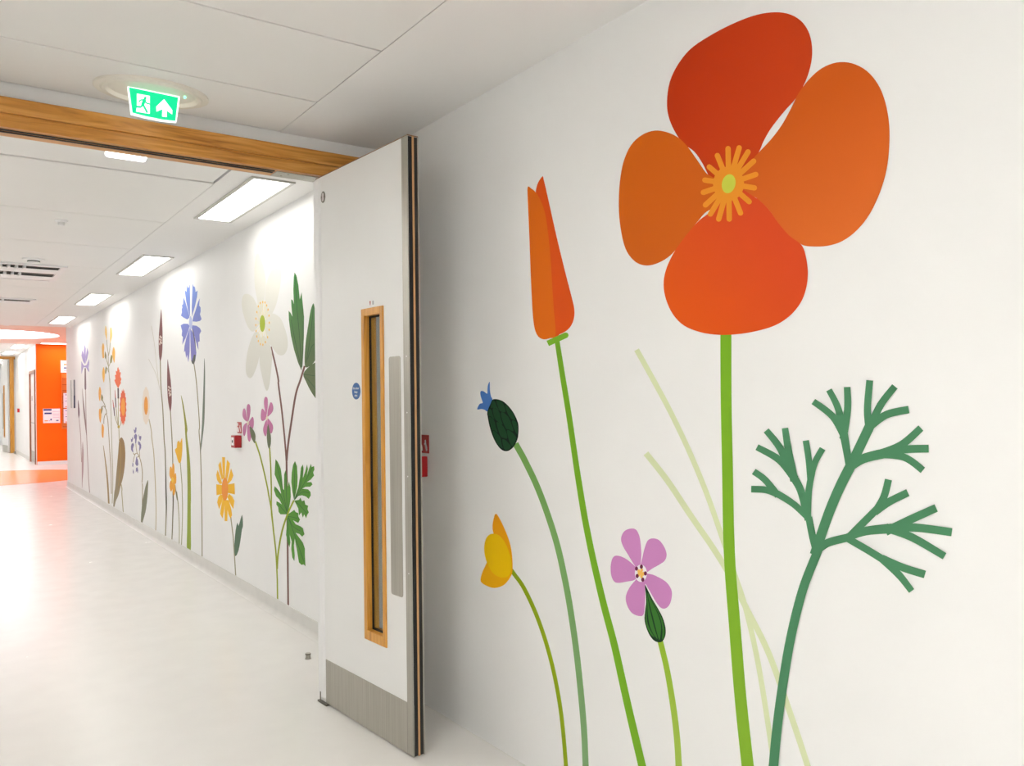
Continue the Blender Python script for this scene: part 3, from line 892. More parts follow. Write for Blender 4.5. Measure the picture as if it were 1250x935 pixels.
# pink campion
d = Decal('campion_decal', (836, 1040), 'single large pink campion decal with a striped green calyx', NEAR)
d.stroke('stem', C_([(666, 518, 6.8), (690, 620, 7), (710, 740, 7.4), (722, 840, 7.6), (728, 935, 7.8), (734, 1060, 8), (738, 1210, 8)]), 7, print_mat('campion_stem_print', (152, 190, 52), (168, 196, 84), (808, 790), (828, 930)), 1)
PK = (206, 138, 196)
for k, s in enumerate([[(597, 288), (604, 243), (603, 210), (598, 175), (585, 152), (562, 151), (545, 162), (537, 185), (545, 210), (560, 235), (578, 265)],
                       [(600, 288), (608, 245), (615, 215), (625, 190), (640, 182), (662, 187), (680, 210), (688, 235), (682, 255), (665, 268), (640, 282), (618, 296)],
                       [(598, 290), (570, 262), (545, 245), (520, 239), (508, 250), (503, 275), (505, 305), (515, 325), (530, 329), (555, 325), (580, 320), (600, 305)],
                       [(608, 296), (632, 300), (650, 305), (685, 325), (703, 350), (705, 375), (698, 400), (685, 413), (670, 412), (655, 395), (640, 370), (620, 335), (600, 306)],
                       [(600, 302), (585, 320), (565, 345), (553, 375), (558, 405), (575, 430), (600, 439), (612, 432), (616, 400), (617, 360), (616, 325)]]):
    d.poly('petal', C_(s), PK, 2 + 0.25 * k)
d.oval('flower_eye', S_([(198, 286)])[0], 7.4, 10.6, (240, 236, 240), 4)
for c in ((160, 245), (203, 228), (238, 287), (215, 342), (166, 310)):
    d.oval('stamen_dot', S_([c])[0], 1.9, 2.6, (112, 38, 74), 6)
for c in ((180, 268), (205, 258), (220, 290), (204, 312), (180, 298), (198, 284)):
    d.oval('pollen_dot', S_([c])[0], 1.7, 2.5, (246, 196, 96), 5)
d.poly('calyx', S_([(234, 388), (262, 440), (300, 515), (345, 590), (385, 665), (410, 740), (417, 800), (408, 850), (385, 885), (355, 893), (315, 878), (275, 830), (245, 760), (230, 690), (236, 610), (244, 540), (240, 460)]), (24, 56, 30), 5)
for s in ([(246, 440), (252, 560), (250, 660), (262, 740), (290, 800), (318, 848), (278, 815), (248, 745), (238, 680), (248, 560)],
          [(250, 450), (268, 560), (290, 660), (315, 760), (345, 862), (305, 815), (275, 740), (260, 650), (256, 560)],
          [(258, 455), (300, 545), (345, 640), (375, 740), (370, 840), (358, 868), (330, 770), (300, 650), (276, 555)],
          [(285, 500), (340, 598), (382, 680), (404, 760), (406, 830), (385, 868), (388, 780), (372, 690), (338, 610)]):
    d.poly('calyx_rib', S_(s), (58, 116, 46), 6, sub=3)

# feathery leaf
d = Decal('fennel_leaf_decal', (938, 1110), 'bluish green branching feathery leaf decal right of the poppy stem', NEAR, 16)
FG = (78, 136, 98)
w = 1 / 2.8333
def fr(pts, a, b=None, layer=1):
    b = b or a
    k = len(pts) - 1
    d.stroke('leaf_branch', [(p[0], p[1], (a + (b - a) * i / k) * w) for i, p in enumerate(D_(pts))], 8, FG, layer)
d.stroke('stem', [(p[0], p[1], q) for p, q in zip(E_([(454, 470), (450, 482), (420, 560), (395, 660), (378, 760), (366, 850), (358, 935), (348, 1060), (342, 1240)]), (11, 11, 11, 11.2, 11.4, 11.6, 11.8, 12, 12.2))], 11, FG, 4)
br = [([(382, 700), (430, 560), (470, 465), (507, 392)], 34, 36), ([(500, 405), (530, 345), (560, 282), (580, 240)], 34, 34), ([(572, 275), (565, 200), (573, 97)], 25, 24), ([(570, 265), (612, 180), (660, 118)], 27, 24),
      ([(568, 262), (630, 216), (708, 198)], 27, 26), ([(503, 400), (490, 320), (481, 272)], 24, 30), ([(486, 292), (445, 222), (378, 170)], 26, 22), ([(484, 285), (464, 195), (432, 130)], 26, 21),
      ([(481, 300), (496, 200), (495, 120)], 26, 23), ([(500, 400), (550, 368), (620, 350)], 30, 34), ([(595, 356), (680, 322), (750, 262)], 30, 25), ([(596, 352), (690, 336), (777, 333)], 28, 27),
      ([(590, 352), (690, 362), (757, 408)], 26, 24), ([(388, 684), (374, 630), (362, 570)], 26, 24), ([(366, 578), (310, 525), (252, 488)], 22, 24), ([(258, 492), (215, 476), (163, 473)], 24, 23),
      ([(256, 496), (212, 442), (172, 412)], 24, 22), ([(360, 580), (335, 480), (308, 430)], 24, 28), ([(315, 438), (260, 372), (183, 328)], 28, 22), ([(313, 440), (265, 335), (215, 270)], 28, 22),
      ([(312, 445), (292, 340), (280, 262)], 28, 22), ([(358, 575), (362, 480), (374, 415)], 24, 22), ([(368, 440), (362, 370), (352, 305)], 22, 22), ([(366, 450), (382, 385), (410, 333)], 22, 22),
      ([(386, 688), (430, 658), (500, 640)], 28, 28), ([(495, 645), (550, 590), (600, 540)], 26, 26), ([(592, 552), (622, 500), (638, 440)], 26, 25), ([(590, 552), (640, 517), (705, 485)], 28, 26),
      ([(490, 642), (560, 618), (650, 609)], 26, 34), ([(628, 620), (710, 580), (803, 538)], 30, 28), ([(632, 609), (730, 606), (857, 622)], 29, 28), ([(628, 606), (720, 640), (832, 705)], 30, 25),
      ([(490, 640), (560, 680), (625, 720)], 24, 26), ([(615, 712), (690, 745), (764, 768)], 26, 27), ([(618, 715), (675, 770), (718, 825)], 28, 22)]
for k, (pts, a, b) in enumerate(br):
    fr(pts, a, b, 1 + 0.06 * k)

# ---- further down the corridor
STEM = (150, 142, 112)
# white anemone with brown stems and dark leaves
d = Decal('anemone_decal', (352, 748), 'white anemone decal with lime centre, brown stems and dark green leaves by the door', FAR, 0)
AW = print_mat('anemone_print', (236, 235, 226), (220, 219, 211), (320, 330), (320, 470))
for k, s in enumerate([[(150, 50), (165, 60), (190, 130), (205, 230), (200, 300), (185, 400), (165, 440), (150, 340), (135, 250), (133, 150), (140, 80)],
                       [(285, 115), (300, 140), (302, 200), (290, 290), (265, 390), (225, 460), (200, 450), (200, 330), (210, 240), (240, 160)],
                       [(80, 305), (110, 315), (135, 345), (165, 420), (165, 490), (125, 545), (90, 510), (65, 440), (52, 370), (60, 320)],
                       [(240, 430), (295, 455), (325, 520), (343, 590), (342, 650), (320, 690), (285, 690), (250, 650), (210, 580), (200, 480)],
                       [(135, 550), (165, 560), (180, 640), (165, 700), (150, 760), (120, 830), (95, 835), (80, 800), (82, 720), (100, 630)],
                       [(185, 570), (225, 610), (245, 690), (240, 780), (228, 880), (215, 918), (200, 900), (180, 820), (165, 730), (170, 640)]]):
    d.poly('petal', K2(s), AW, 1 + 0.3 * k)
dots = [(186, 357), (200, 360), (211, 378), (220, 405), (226, 443), (228, 488), (227, 533), (217, 580), (203, 611), (187, 627), (172, 624), (158, 604), (149, 575), (144, 540), (142, 503), (143, 462), (149, 420), (158, 384), (171, 363)]
for p in dots:
    d.stroke('filament', K2([(184, 493), p]), 0.5, (243, 232, 178), 3.5)
    d.oval('anther', K2([p])[0], 0.75, 1.6, (246, 198, 84), 4, k=8)
d.oval('flower_centre', K2([(184, 493)])[0], 3.3, 10.2, (170, 188, 48), 5)
BR = (122, 86, 78)
d.stroke('stem', K2([(238, 640), (265, 750), (285, 850)]) + K3([(468, 0), (500, 250), (530, 550), (543, 720)]), 2.0, BR, 2)
d.stroke('stem', K2([(452, 762), (425, 850)]) + K3([(632, 90), (590, 350), (560, 560), (545, 720)]), 2.3, BR, 2.3)
d.stroke('stem', K3([(544, 690), (546, 850)]) + [(350.5, 600), (351.3, 680), (352, 748)], 2.2, BR, 2.6)
GL = print_mat('anemone_leaf_print', (56, 128, 56), (96, 112, 76), (360, 345), (365, 460))
lv = [[(388, 168), (400, 190), (412, 250), (421, 340), (432, 295), (440, 370), (448, 450), (447, 580), (440, 700), (432, 792), (410, 740), (385, 660), (365, 570), (352, 470), (350, 412), (362, 425), (375, 450), (368, 390), (366, 340), (376, 345), (384, 370), (380, 280), (383, 200)],
      [(507, 365), (516, 400), (518, 430), (530, 375), (545, 450), (545, 560), (535, 680), (510, 740), (480, 765), (455, 767), (452, 700), (460, 600), (475, 500), (490, 410)],
      [(443, 815), (470, 775), (510, 745), (540, 735), (575, 760), (600, 840), (600, 930), (570, 980), (530, 975), (490, 920), (460, 860)]]
for s in lv:
    d.poly('leaf', K2(s), GL, 3, smooth=len(s) < 20, sub=3)
for s in ([(392, 200), (402, 380), (418, 560), (433, 770)], [(366, 470), (395, 620), (425, 750)], [(442, 480), (443, 640), (436, 770)], [(507, 385), (490, 560), (462, 740)], [(540, 610), (500, 635), (470, 720)], [(447, 815), (500, 822), (560, 830)], [(455, 830), (500, 880), (550, 950)]):
    d.stroke('leaf_vein', K2(s), 0.5, (40, 84, 46), 4)

# campion pair with cut leaf
d = Decal('campion_pair_decal', (339, 739), 'two small pink campions with a cut green leaf, lime stems', FAR, 6)
LM = (160, 172, 44)
d.stroke('stem', K3([(248, 535), (300, 700), (355, 935)]) + K4([(20, 340), (40, 450), (55, 600), (75, 780), (84, 960)]) + K6([(289, 760), (290, 818)]), 1.7, LM, 1)
d.stroke('stem', K3([(383, 595), (393, 750), (399, 935)]) + K4([(40, 300), (40, 450), (48, 540)]), 1.6, LM, 1.3)
d.stroke('stem', K4([(212, 378), (165, 480), (120, 620), (92, 780), (84, 900)]), 2.0, LM, 4)
PK2 = (196, 122, 164)
for k, s in enumerate([[(182, 180), (198, 195), (202, 240), (195, 300), (180, 345), (170, 300), (166, 240), (170, 195)], [(142, 222), (155, 240), (165, 290), (175, 345), (150, 335), (130, 305), (126, 270), (132, 235)],
                       [(222, 302), (233, 330), (233, 380), (222, 418), (205, 405), (184, 365), (200, 330)], [(168, 358), (165, 400), (158, 450), (145, 485), (132, 465), (128, 420), (140, 380)],
                       [(183, 370), (205, 440), (207, 500), (195, 537), (180, 525), (172, 480), (172, 400)],
                       [(350, 112), (365, 130), (367, 180), (362, 240), (352, 290), (337, 230), (330, 170), (335, 125)], [(395, 163), (412, 180), (418, 220), (410, 255), (385, 285), (364, 298), (368, 240), (382, 190)],
                       [(312, 225), (335, 245), (354, 290), (345, 325), (318, 342), (303, 325), (302, 270)], [(356, 330), (362, 375), (362, 430), (348, 487), (330, 465), (323, 420), (335, 370)],
                       [(366, 320), (400, 355), (417, 395), (412, 440), (398, 460), (380, 440), (364, 390)]]):
    d.poly('petal', K3(s), PK2, 2 + 0.2 * (k % 5))
for c in ((178, 348), (172, 362), (186, 360), (178, 376), (358, 296), (352, 312), (366, 312), (358, 326)):
    d.oval('stamen_dot', K3([c])[0], 0.7, 0.9, (240, 224, 190), 4, k=8)
for s in ([(195, 395), (225, 420), (245, 460), (250, 500), (243, 552), (225, 530), (205, 480)], [(368, 370), (385, 430), (397, 500), (395, 560), (383, 602), (370, 590), (360, 530), (358, 460)]):
    d.poly('calyx', K3(s), (106, 116, 86), 4)
LG = (84, 146, 50)
leaf_sets = [[(72, 65), (88, 85), (100, 110), (112, 140), (120, 200), (128, 290), (136, 300), (138, 180), (148, 150), (158, 190), (162, 290), (174, 235), (185, 280), (188, 350), (180, 410), (165, 484), (140, 485), (110, 485), (95, 465), (92, 430), (78, 410), (80, 385), (100, 395), (120, 410),
              (100, 370), (75, 345), (60, 300), (65, 270), (85, 290), (115, 330), (105, 280), (85, 230), (65, 180), (68, 120)],
             [(220, 80), (235, 120), (240, 200), (238, 270), (225, 330), (213, 375), (200, 310), (192, 240), (195, 170), (205, 110)],
             [(212, 380), (225, 340), (245, 280), (258, 200), (265, 130), (280, 105), (285, 140), (280, 210), (298, 160), (312, 105), (318, 140), (310, 190), (330, 130), (342, 100), (347, 125), (365, 118), (368, 145), (358, 165), (365, 190), (340, 220), (310, 240), (345, 240), (353, 258), (335, 275),
              (300, 275), (275, 290), (320, 295), (338, 315), (340, 340), (325, 368), (305, 350), (275, 340), (245, 345)],
             [(214, 380), (250, 375), (262, 358), (272, 385), (292, 378), (298, 410), (320, 420), (315, 445), (325, 470), (312, 490), (305, 515), (290, 485), (280, 510), (268, 470), (250, 495), (245, 440), (230, 410)],
             [(160, 488), (195, 465), (215, 450), (225, 468), (245, 475), (245, 500), (258, 525), (245, 550), (225, 540), (205, 530), (225, 560), (260, 575), (280, 590), (285, 615), (292, 635), (275, 655), (255, 635), (225, 625), (250, 660), (280, 700), (295, 745), (295, 800), (300, 880), (285, 865),
              (270, 870), (250, 850), (240, 790), (230, 730), (218, 670), (212, 720), (218, 800), (215, 840), (200, 815), (192, 750), (195, 690), (180, 640), (185, 700), (178, 735), (165, 700), (152, 640), (158, 560)]]
for s in leaf_sets:
    d.poly('leaf', K4(s), LG, 3, smooth=False)
for s in ([(75, 80), (110, 220), (160, 470)], [(150, 170), (155, 330), (162, 470)], [(75, 290), (120, 360), (160, 470)], [(95, 405), (130, 450), (160, 480)], [(220, 100), (216, 240), (214, 370)], [(350, 130), (290, 250), (216, 372)], [(278, 130), (262, 260), (220, 360)], [(325, 320), (270, 318), (220, 372)],
          [(225, 390), (270, 430), (310, 480)], [(165, 500), (200, 506), (238, 516)], [(168, 500), (205, 575), (260, 612)], [(170, 510), (220, 650), (290, 850)], [(166, 510), (168, 620), (172, 710)]):
    d.stroke('leaf_vein', K4(s), 0.55, (44, 92, 50), 4.5)

# yellow daisy
d = Decal('yellow_daisy_decal', (288, 707), 'yellow twelve-petalled daisy decal with orange centre below the red call point', FAR)
d.stroke('stem', K5([(246, 700), (262, 830), (273, 935)]) + [(287, 690), (288, 708)], 1.3, (160, 156, 128), 1)
DY = (246, 190, 44)
for k, s in enumerate([[(165, 140), (193, 140), (193, 220), (190, 345), (175, 345), (168, 240)], [(150, 178), (160, 230), (176, 345), (162, 355), (140, 280), (130, 215)], [(212, 165), (240, 200), (232, 270), (212, 360), (195, 345), (202, 250)],
                       [(122, 260), (145, 320), (166, 390), (145, 398), (118, 360), (110, 310)], [(250, 245), (272, 315), (255, 360), (222, 398), (214, 375), (235, 300)], [(110, 398), (168, 405), (168, 490), (112, 502)], [(218, 400), (283, 388), (287, 495), (218, 480)],
                       [(155, 490), (176, 510), (162, 570), (137, 635), (118, 570), (130, 520)], [(230, 486), (262, 515), (282, 555), (272, 635), (245, 590), (214, 520)], [(172, 530), (190, 550), (185, 640), (170, 725), (147, 680), (155, 610)],
                       [(205, 545), (228, 550), (250, 620), (260, 690), (245, 725), (225, 680), (212, 620)], [(188, 550), (208, 550), (217, 650), (215, 748), (190, 748), (188, 650)]]):
    d.poly('petal', K5(s), DY, 2 + 0.2 * (k % 4), smooth=False)
d.oval('flower_centre', K5([(192, 445)])[0], 3.9, 14.2, (240, 150, 52), 4)
d.poly('leaf', K6([(163, 492), (166, 530), (162, 545), (158, 575), (150, 620), (138, 641), (135, 600), (140, 545), (146, 520), (150, 532), (156, 512)]), (86, 116, 92), 2, sub=2)

# blue cornflower
d = Decal('cornflower_decal', (246, 683), 'tall blue cornflower decal with jagged petals and a long grey-green leaf', FAR)
d.stroke('stem', G2([(482, 112), (510, 330), (540, 740)]) + G3([(536, 60), (550, 250), (560, 600)]) + K1([(1082, 0), (1090, 400), (1092, 870)]), 1.15, STEM, 1)
CB = print_mat('cornflower_print', (112, 142, 216), (132, 126, 198), (233, 350), (235, 440))
for k, s in enumerate([[(372, 190), (390, 230), (410, 300), (435, 385), (435, 405), (415, 425), (375, 405), (348, 385), (358, 350), (355, 320), (362, 300), (358, 275), (370, 265)],
                       [(440, 55), (443, 200), (442, 400), (425, 340), (405, 250), (390, 150), (388, 115), (405, 140), (412, 70), (425, 100), (430, 90)],
                       [(468, 50), (478, 80), (490, 85), (495, 100), (500, 140), (520, 125), (515, 190), (495, 280), (462, 395), (460, 300), (465, 150)],
                       [(543, 205), (537, 280), (552, 300), (553, 340), (545, 370), (562, 420), (545, 440), (510, 448), (468, 445), (475, 400), (500, 330), (520, 260)],
                       [(345, 485), (375, 468), (420, 470), (438, 490), (425, 540), (395, 620), (362, 688), (365, 640), (370, 610), (355, 590), (360, 545)],
                       [(465, 485), (510, 490), (545, 515), (558, 545), (540, 580), (543, 650), (525, 660), (530, 740), (515, 700), (490, 600), (460, 515)],
                       [(440, 510), (440, 600), (438, 760), (425, 870), (412, 790), (402, 825), (392, 750), (380, 765), (385, 700), (405, 610)],
                       [(443, 515), (470, 560), (495, 660), (508, 770), (500, 830), (480, 880), (455, 850), (448, 700)]]):
    d.poly('petal', G1(s), CB, 2 + 0.2 * (k % 4), smooth=False)
d.poly('flower_centre', G1([(448, 390), (462, 420), (465, 470), (455, 520), (440, 510), (432, 460), (437, 415)]), (186, 196, 232), 4)
d.poly('calyx', G1([(452, 845), (462, 858), (484, 790), (500, 790), (497, 850), (482, 890), (464, 882)]), (84, 88, 82), 4, smooth=False)
d.poly('calyx', G1([(463, 520), (476, 540), (497, 640), (507, 770), (490, 660)]), (96, 92, 112), 4, smooth=False)
d.poly('leaf', G2([(590, 60), (598, 200), (597, 420), (592, 690), (575, 870), (552, 1040), (546, 1020), (556, 900), (566, 750), (574, 550), (583, 300)]), (108, 122, 106), 2)

# lime blade
d = Decal('lime_blade_decal', (231, 673), 'broad lime green grass blade decal left of the cornflower stem', FAR)
d.poly('grass_blade', G2([(348, 445), (370, 520), (395, 660), (415, 800)]) + G3([(410, 90), (436, 300), (448, 500), (452, 800)]) + K1([(962, 200), (963, 500), (962, 790), (919, 774), (921, 500), (924, 200)]) + G3([(415, 600), (407, 300), (390, 60)]) + G2([(388, 760), (372, 610)]),
       print_mat('lime_blade_print', (150, 148, 44), (150, 172, 52), (224, 500), (231, 670)), 1, sub=3)

# buttercup bud and open buttercup
d = Decal('yellow_bud_decal', (221, 669), 'small closed yellow buttercup decal left of the lime grass blade', FAR)
d.stroke('stem', G3([(341, 378), (358, 600)]) + K1([(863, 60), (868, 350), (855, 736)]), 1.0, (172, 168, 132), 1)
d.poly('petal', G3([(357, 122), (362, 160), (362, 250), (352, 350), (338, 385), (320, 370), (300, 300), (285, 245), (305, 225), (310, 170), (328, 152), (340, 175)]), (242, 186, 42), 2, sub=2)
d = Decal('yellow_open_flower_decal', (219, 667), 'small open five-petalled yellow flower decal beside the plantain stem', FAR, 4)
d.stroke('stem', G3([(286, 610), (310, 770)]) + K1([(800, 90), (820, 250), (832, 500), (830, 716)]), 1.0, (172, 168, 132), 1)
for k, s in enumerate([[(268, 385), (280, 420), (280, 500), (265, 550), (256, 500), (258, 420)], [(240, 420), (255, 440), (260, 520), (245, 548), (230, 510), (232, 450)], [(292, 487), (300, 520), (298, 590), (280, 600), (264, 560), (278, 510)],
                       [(240, 570), (258, 575), (260, 650), (245, 678), (232, 640), (232, 600)], [(275, 580), (290, 620), (290, 680), (272, 722), (262, 680), (260, 600)]]):
    d.poly('petal', G3(s), (242, 170, 50), 2 + 0.2 * k)
d.oval('flower_centre', G3([(262, 560)])[0], 1.6, 3.2, (248, 200, 66), 4)

# plantains
d = Decal('tall_plantain_decal', (202, 656), 'taller maroon plantain spike decal with a cream fleck band', FAR)
PB = (124, 72, 72)
d.stroke('stem', G2([(133, 80), (140, 350), (160, 600), (173, 900)]) + G3([(185, 300), (195, 800)]) + K1([(683, 150), (683, 300), (673, 621)]), 1.3, STEM, 1)
d.poly('spike', G1([(143, 318), (150, 400), (157, 550), (157, 680), (150, 800), (133, 856), (120, 790), (117, 650), (122, 540), (132, 420)]), PB, 2)
for c in ((133, 602), (146, 612), (127, 630), (142, 640), (134, 660), (147, 668), (128, 680)):
    d.oval('fleck', G1([c])[0], 0.8, 1.5, (226, 208, 196), 3, k=8)
d.stroke('grass_blade', G1([(42, 490), (75, 700), (100, 935)]) + G2([(118, 330)]), 0.6, (216, 213, 202), 1)
d.stroke('grass_blade', G2([(12, 70), (90, 230), (130, 390)]), 0.6, (216, 213, 202), 1.2)
d = Decal('short_plantain_decal', (210, 661), 'shorter maroon plantain spike decal leaning beside the taller one', FAR)
d.stroke('stem', G2([(238, 600), (255, 900)]) + G3([(263, 380), (266, 730)]) + K1([(762, 180), (755, 450), (746, 666)]), 1.2, STEM, 1)
d.poly('spike', G2([(210, 72), (220, 140), (238, 260), (250, 400), (252, 520), (240, 617), (225, 570), (212, 480), (205, 350), (205, 200)]), PB, 2)
for c in ((222, 360), (236, 372), (220, 392), (236, 405), (226, 425), (242, 436), (232, 448)):
    d.oval('fleck', G2([c])[0], 0.8, 1.5, (226, 208, 196), 3, k=8)

# white daisy
d = Decal('white_daisy_decal', (190, 649), 'cream-petalled daisy decal with an orange oval centre', FAR)
d.stroke('stem', F4([(540, 745), (570, 900)]) + F5([(575, 150), (600, 350), (618, 700)]) + K1([(566, 300), (562, 552)]), 1.0, (190, 176, 140), 1)
cx, cy = F4([(502, 574)])[0]
for k in range(12):
    a = 2 * math.pi * k / 12
    d.oval('petal', (cx + 2.6 * math.cos(a), cy + 15.5 * math.sin(a)), 2.0 + 0.2 * abs(math.sin(a)), 7.6 - 1.5 * abs(math.cos(a)), (240, 228, 214), 2 + 0.1 * (k % 3), 0.0)
d.oval('flower_centre', (cx, cy), 2.4, 11.2, (238, 158, 56), 3)

# bluebell cluster
d = Decal('bluebell_decal', (173, 638), 'cluster of small violet bells decal with one grey-green leaf', FAR)
BS = (164, 148, 108)
d.stroke('stem', F5([(450, 720), (455, 600), (440, 470), (415, 390), (385, 345), (355, 362), (342, 340)]), 0.9, BS, 1)
d.stroke('stem', F5([(372, 225), (380, 300), (392, 350)]), 0.7, BS, 1.2)
d.stroke('stem', F5([(418, 305), (420, 390)]), 0.7, BS, 1.2)
d.stroke('stem', F5([(360, 365), (345, 420), (340, 460)]), 0.7, BS, 1.2)
d.stroke('stem', F5([(412, 385), (395, 392), (384, 400)]), 0.7, BS, 1.2)
d.stroke('stem', K1([(408, 0), (412, 60), (408, 250)]), 0.9, BS, 1)
for s in ([(345, 40), (360, 55), (368, 15), (382, 20), (378, 70), (365, 95), (352, 85)], [(350, 120), (372, 95), (388, 120), (385, 160), (375, 225), (365, 220), (362, 165), (350, 155)], [(310, 160), (322, 170), (330, 135), (340, 160), (325, 205), (312, 200)],
          [(320, 225), (340, 215), (350, 240), (335, 290), (342, 335), (330, 330), (312, 300), (310, 260)], [(408, 100), (420, 130), (440, 125), (442, 150), (430, 190), (415, 165)], [(400, 190), (425, 205), (440, 240), (440, 275), (425, 310), (415, 310), (418, 250), (402, 230)],
          [(380, 385), (398, 430), (405, 490), (385, 510), (365, 480), (372, 430)], [(375, 530), (392, 522), (402, 560), (398, 600), (385, 570), (372, 590)], [(330, 460), (342, 480), (338, 520), (327, 510)], [(335, 545), (348, 575), (345, 612), (335, 590)]):
    d.poly('bell', F5(s), (128, 122, 168), 2, smooth=False)
d.poly('leaf', F5([(527, 685), (528, 760)]) + K1([(475, 30), (468, 150), (450, 300), (425, 400), (405, 460), (393, 440), (398, 330), (412, 200), (435, 80), (450, 20)]), (132, 134, 110), 3)

# hawkweed
d = Decal('hawkweed_decal', (150, 626), 'orange hawkweed decal with ragged flowers, red buds and a broad brown leaf', FAR)
HS = (172, 160, 112)
for s in ([(120, 590), (135, 720), (150, 830)], [(103, 690), (125, 770), (150, 835)], [(150, 475), (151, 660), (152, 830)], [(188, 765), (178, 810), (160, 838)], [(156, 830), (159, 935), (162, 1020)]):
    d.stroke('stem', F4(s), 0.8, HS, 1)
d.stroke('stem', F5([(186, 740), (197, 800)]) + K1([(176, 120), (192, 334)]), 0.9, HS, 1)
d.oval('stem_node', F4([(155, 842)])[0], 1.5, 1.8, (190, 160, 50), 2, k=10)
d.poly('leaf', F5([(185, 145), (215, 175), (232, 250), (240, 370), (230, 520), (210, 650), (180, 760), (150, 880)]) + K1([(108, 200), (90, 270), (77, 262), (90, 100)]) + F5([(110, 780), (130, 550), (148, 350), (160, 200)]),
       print_mat('hawkweed_leaf_print', (150, 118, 66), (150, 140, 112), (147, 540), (141, 612)), 2)
d.stroke('leaf_vein', F5([(178, 200), (184, 380), (176, 560), (150, 760)]), 0.6, (178, 148, 76), 3)
d.poly('petal', F4([(150, 85), (160, 125), (166, 108), (165, 150), (182, 148), (176, 205), (190, 238), (180, 265), (184, 285), (165, 320), (150, 352), (138, 335), (115, 290), (100, 250), (115, 235), (108, 185), (124, 180), (118, 128), (135, 140), (140, 92)]), (240, 112, 66), 3, smooth=False)
d.stroke('calyx', F4([(148, 350), (150, 482)]), 1.8, (84, 66, 66), 2)
zig = []
for k in range(36):
    a = 2 * math.pi * k / 36
    r = 1.0 if k % 2 else 0.84
    zig.append((211 + 44 * r * math.cos(a), 592 + 238 * r * math.sin(a)))
d.poly('petal', F4(zig), (236, 106, 62), 4, smooth=False)
d.oval('flower_centre', F4([(212, 590)])[0], 2.4, 11, (248, 164, 56), 5)
for a, b, c in (((108, 375), (114, 475), (121, 596)), ((80, 500), (93, 595), (104, 702))):
    d.stroke('bud', F4([a + (0.5,), b + (1.3,)]), 1.2, (194, 88, 86), 2)
    d.stroke('bud', F4([b + (1.3,), c + (1.1,)]), 1.2, (86, 62, 66), 2)

d = Decal('ochre_blade_decal', (132, 614), 'thin ochre pointed blade decal between the cowslip stem and lilac flower', FAR)
d.stroke('grass_blade', [p + (q,) for p, q in zip(F2([(425, 815)]) + F3([(432, 20), (465, 280), (485, 500), (497, 726)]), (0.2, 0.7, 1.6, 1.9, 1.9))], 1, (164, 136, 84), 1)

# cowslip
d = Decal('cowslip_decal', (137, 618), 'pale yellow cowslip decal with hanging florets on thin stems', FAR)
CS = (186, 180, 156)
d.stroke('stem', F1([(490, 470), (492, 620), (505, 800)]) + F2([(510, 0), (525, 400), (538, 900)]) + F3([(548, 400), (540, 722)]), 0.9, CS, 1)
d.stroke('stem', F2([(434, 545), (438, 470), (460, 415), (480, 470), (492, 600), (510, 900)]) + F3([(525, 300), (530, 600)]), 0.8, (160, 140, 100), 1.2)
for s in ([(470, 300), (478, 400), (490, 480)], [(516, 340), (506, 450), (494, 510)], [(460, 540), (480, 600), (490, 640)], [(520, 590), (500, 640), (492, 660)], [(466, 665), (482, 675), (492, 720)]):
    d.stroke('stem', F1(s), 0.7, (168, 160, 112), 1.4)
for s in ([(412, 235), (440, 290), (455, 335)], [(408, 340), (432, 318), (462, 365), (470, 420)]):
    d.stroke('stem', F2(s), 0.8, (140, 124, 84), 1.4)
for s in ([(455, 130), (470, 170), (475, 230), (472, 315), (458, 270), (447, 210)], [(515, 160), (535, 170), (540, 260), (525, 320), (514, 350), (512, 250)]):
    d.poly('floret', F1(s), (246, 208, 112), 2)
for s in ([(425, 350), (440, 400), (435, 460), (440, 530), (420, 540), (412, 470), (410, 400)], [(558, 400), (575, 450), (575, 520), (568, 600), (552, 560), (540, 480)], [(430, 655), (445, 700), (445, 780), (435, 850), (420, 800), (415, 720)]):
    d.poly('floret', F1(s), (246, 188, 70), 2)
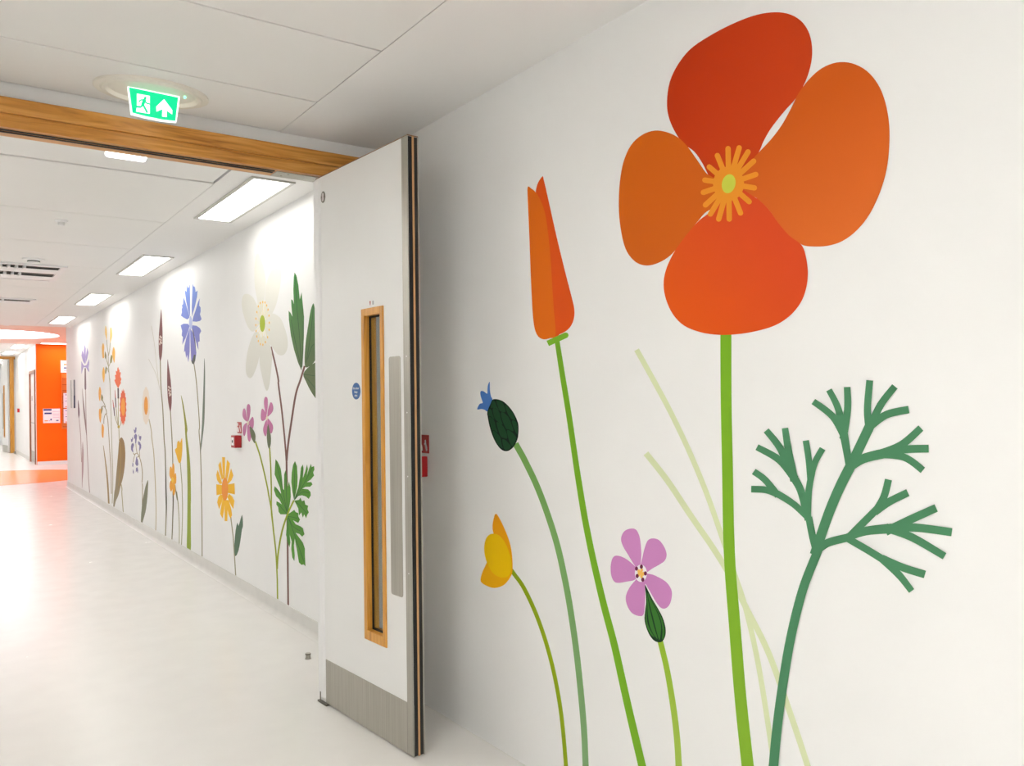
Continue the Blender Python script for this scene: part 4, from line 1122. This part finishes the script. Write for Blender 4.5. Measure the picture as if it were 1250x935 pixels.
for s in ([(383, 72), (400, 130), (395, 200), (385, 255), (372, 220), (368, 140)], [(385, 350), (403, 380), (400, 470), (390, 530), (375, 470), (372, 380)], [(415, 540), (435, 590), (432, 660), (428, 720), (410, 700), (405, 600)]):
    d.poly('floret', F2(s), (244, 170, 58), 2)
for s in ([(450, 455), (467, 510), (462, 552), (447, 530)], [(530, 500), (544, 530), (530, 602), (515, 590), (518, 540)], [(460, 648), (472, 680), (460, 742), (450, 720)]):
    d.poly('calyx', F1(s), (136, 132, 56), 3)
for s in ([(405, 168), (424, 210), (412, 252), (400, 230)], [(405, 322), (420, 350), (405, 412), (398, 390)]):
    d.poly('calyx', F2(s), (140, 126, 56), 3)

# lilac flower
d = Decal('lilac_flower_decal', (109, 601), 'lilac spiky flower decal with dark calyx nearest the lobby corner', FAR)
LI = (164, 152, 204)
for s in ([(190, 365), (205, 420), (205, 520), (195, 620), (183, 560), (180, 450)], [(160, 440), (180, 490), (192, 620), (170, 580), (150, 510)], [(222, 410), (238, 470), (225, 540), (200, 620), (205, 520)],
          [(150, 580), (175, 630), (190, 640), (215, 630), (245, 555), (248, 620), (240, 660), (250, 720), (230, 700), (210, 660), (180, 655), (165, 690), (152, 745), (148, 660)]):
    d.poly('petal', F1(s), LI, 2, smooth=False)
d.stroke('calyx', [p + (q,) for p, q in zip(F1([(198, 668), (200, 900)]) + F2([(202, 112)]), (1.5, 2.1, 1.0))], 2, (112, 90, 96), 3)
d.stroke('stem', F2([(203, 100), (210, 520), (225, 900)]) + F3([(240, 400), (255, 587)]), 0.8, (172, 148, 146), 1)
d.poly('leaf', F2([(160, 90), (175, 230), (200, 450), (218, 680), (208, 660), (190, 520), (170, 330)]), (142, 116, 116), 2)
d = Decal('dark_bud_decal', (100, 596), 'slim dark bud decal on a thin stem between the metal sign and lilac flower', FAR)
d.poly('bud', F2([(108, 240), (120, 310), (128, 400), (120, 475), (108, 430), (105, 320)]), (120, 90, 100), 2)
d.stroke('stem', F2([(120, 470), (140, 700), (148, 935)]) + F3([(152, 200)]), 0.8, (180, 156, 156), 1)
d.poly('leaf', F2([(165, 770), (174, 850)]) + F3([(178, 100), (175, 300), (165, 430), (160, 532), (155, 400), (155, 150)]), (184, 154, 158), 2)
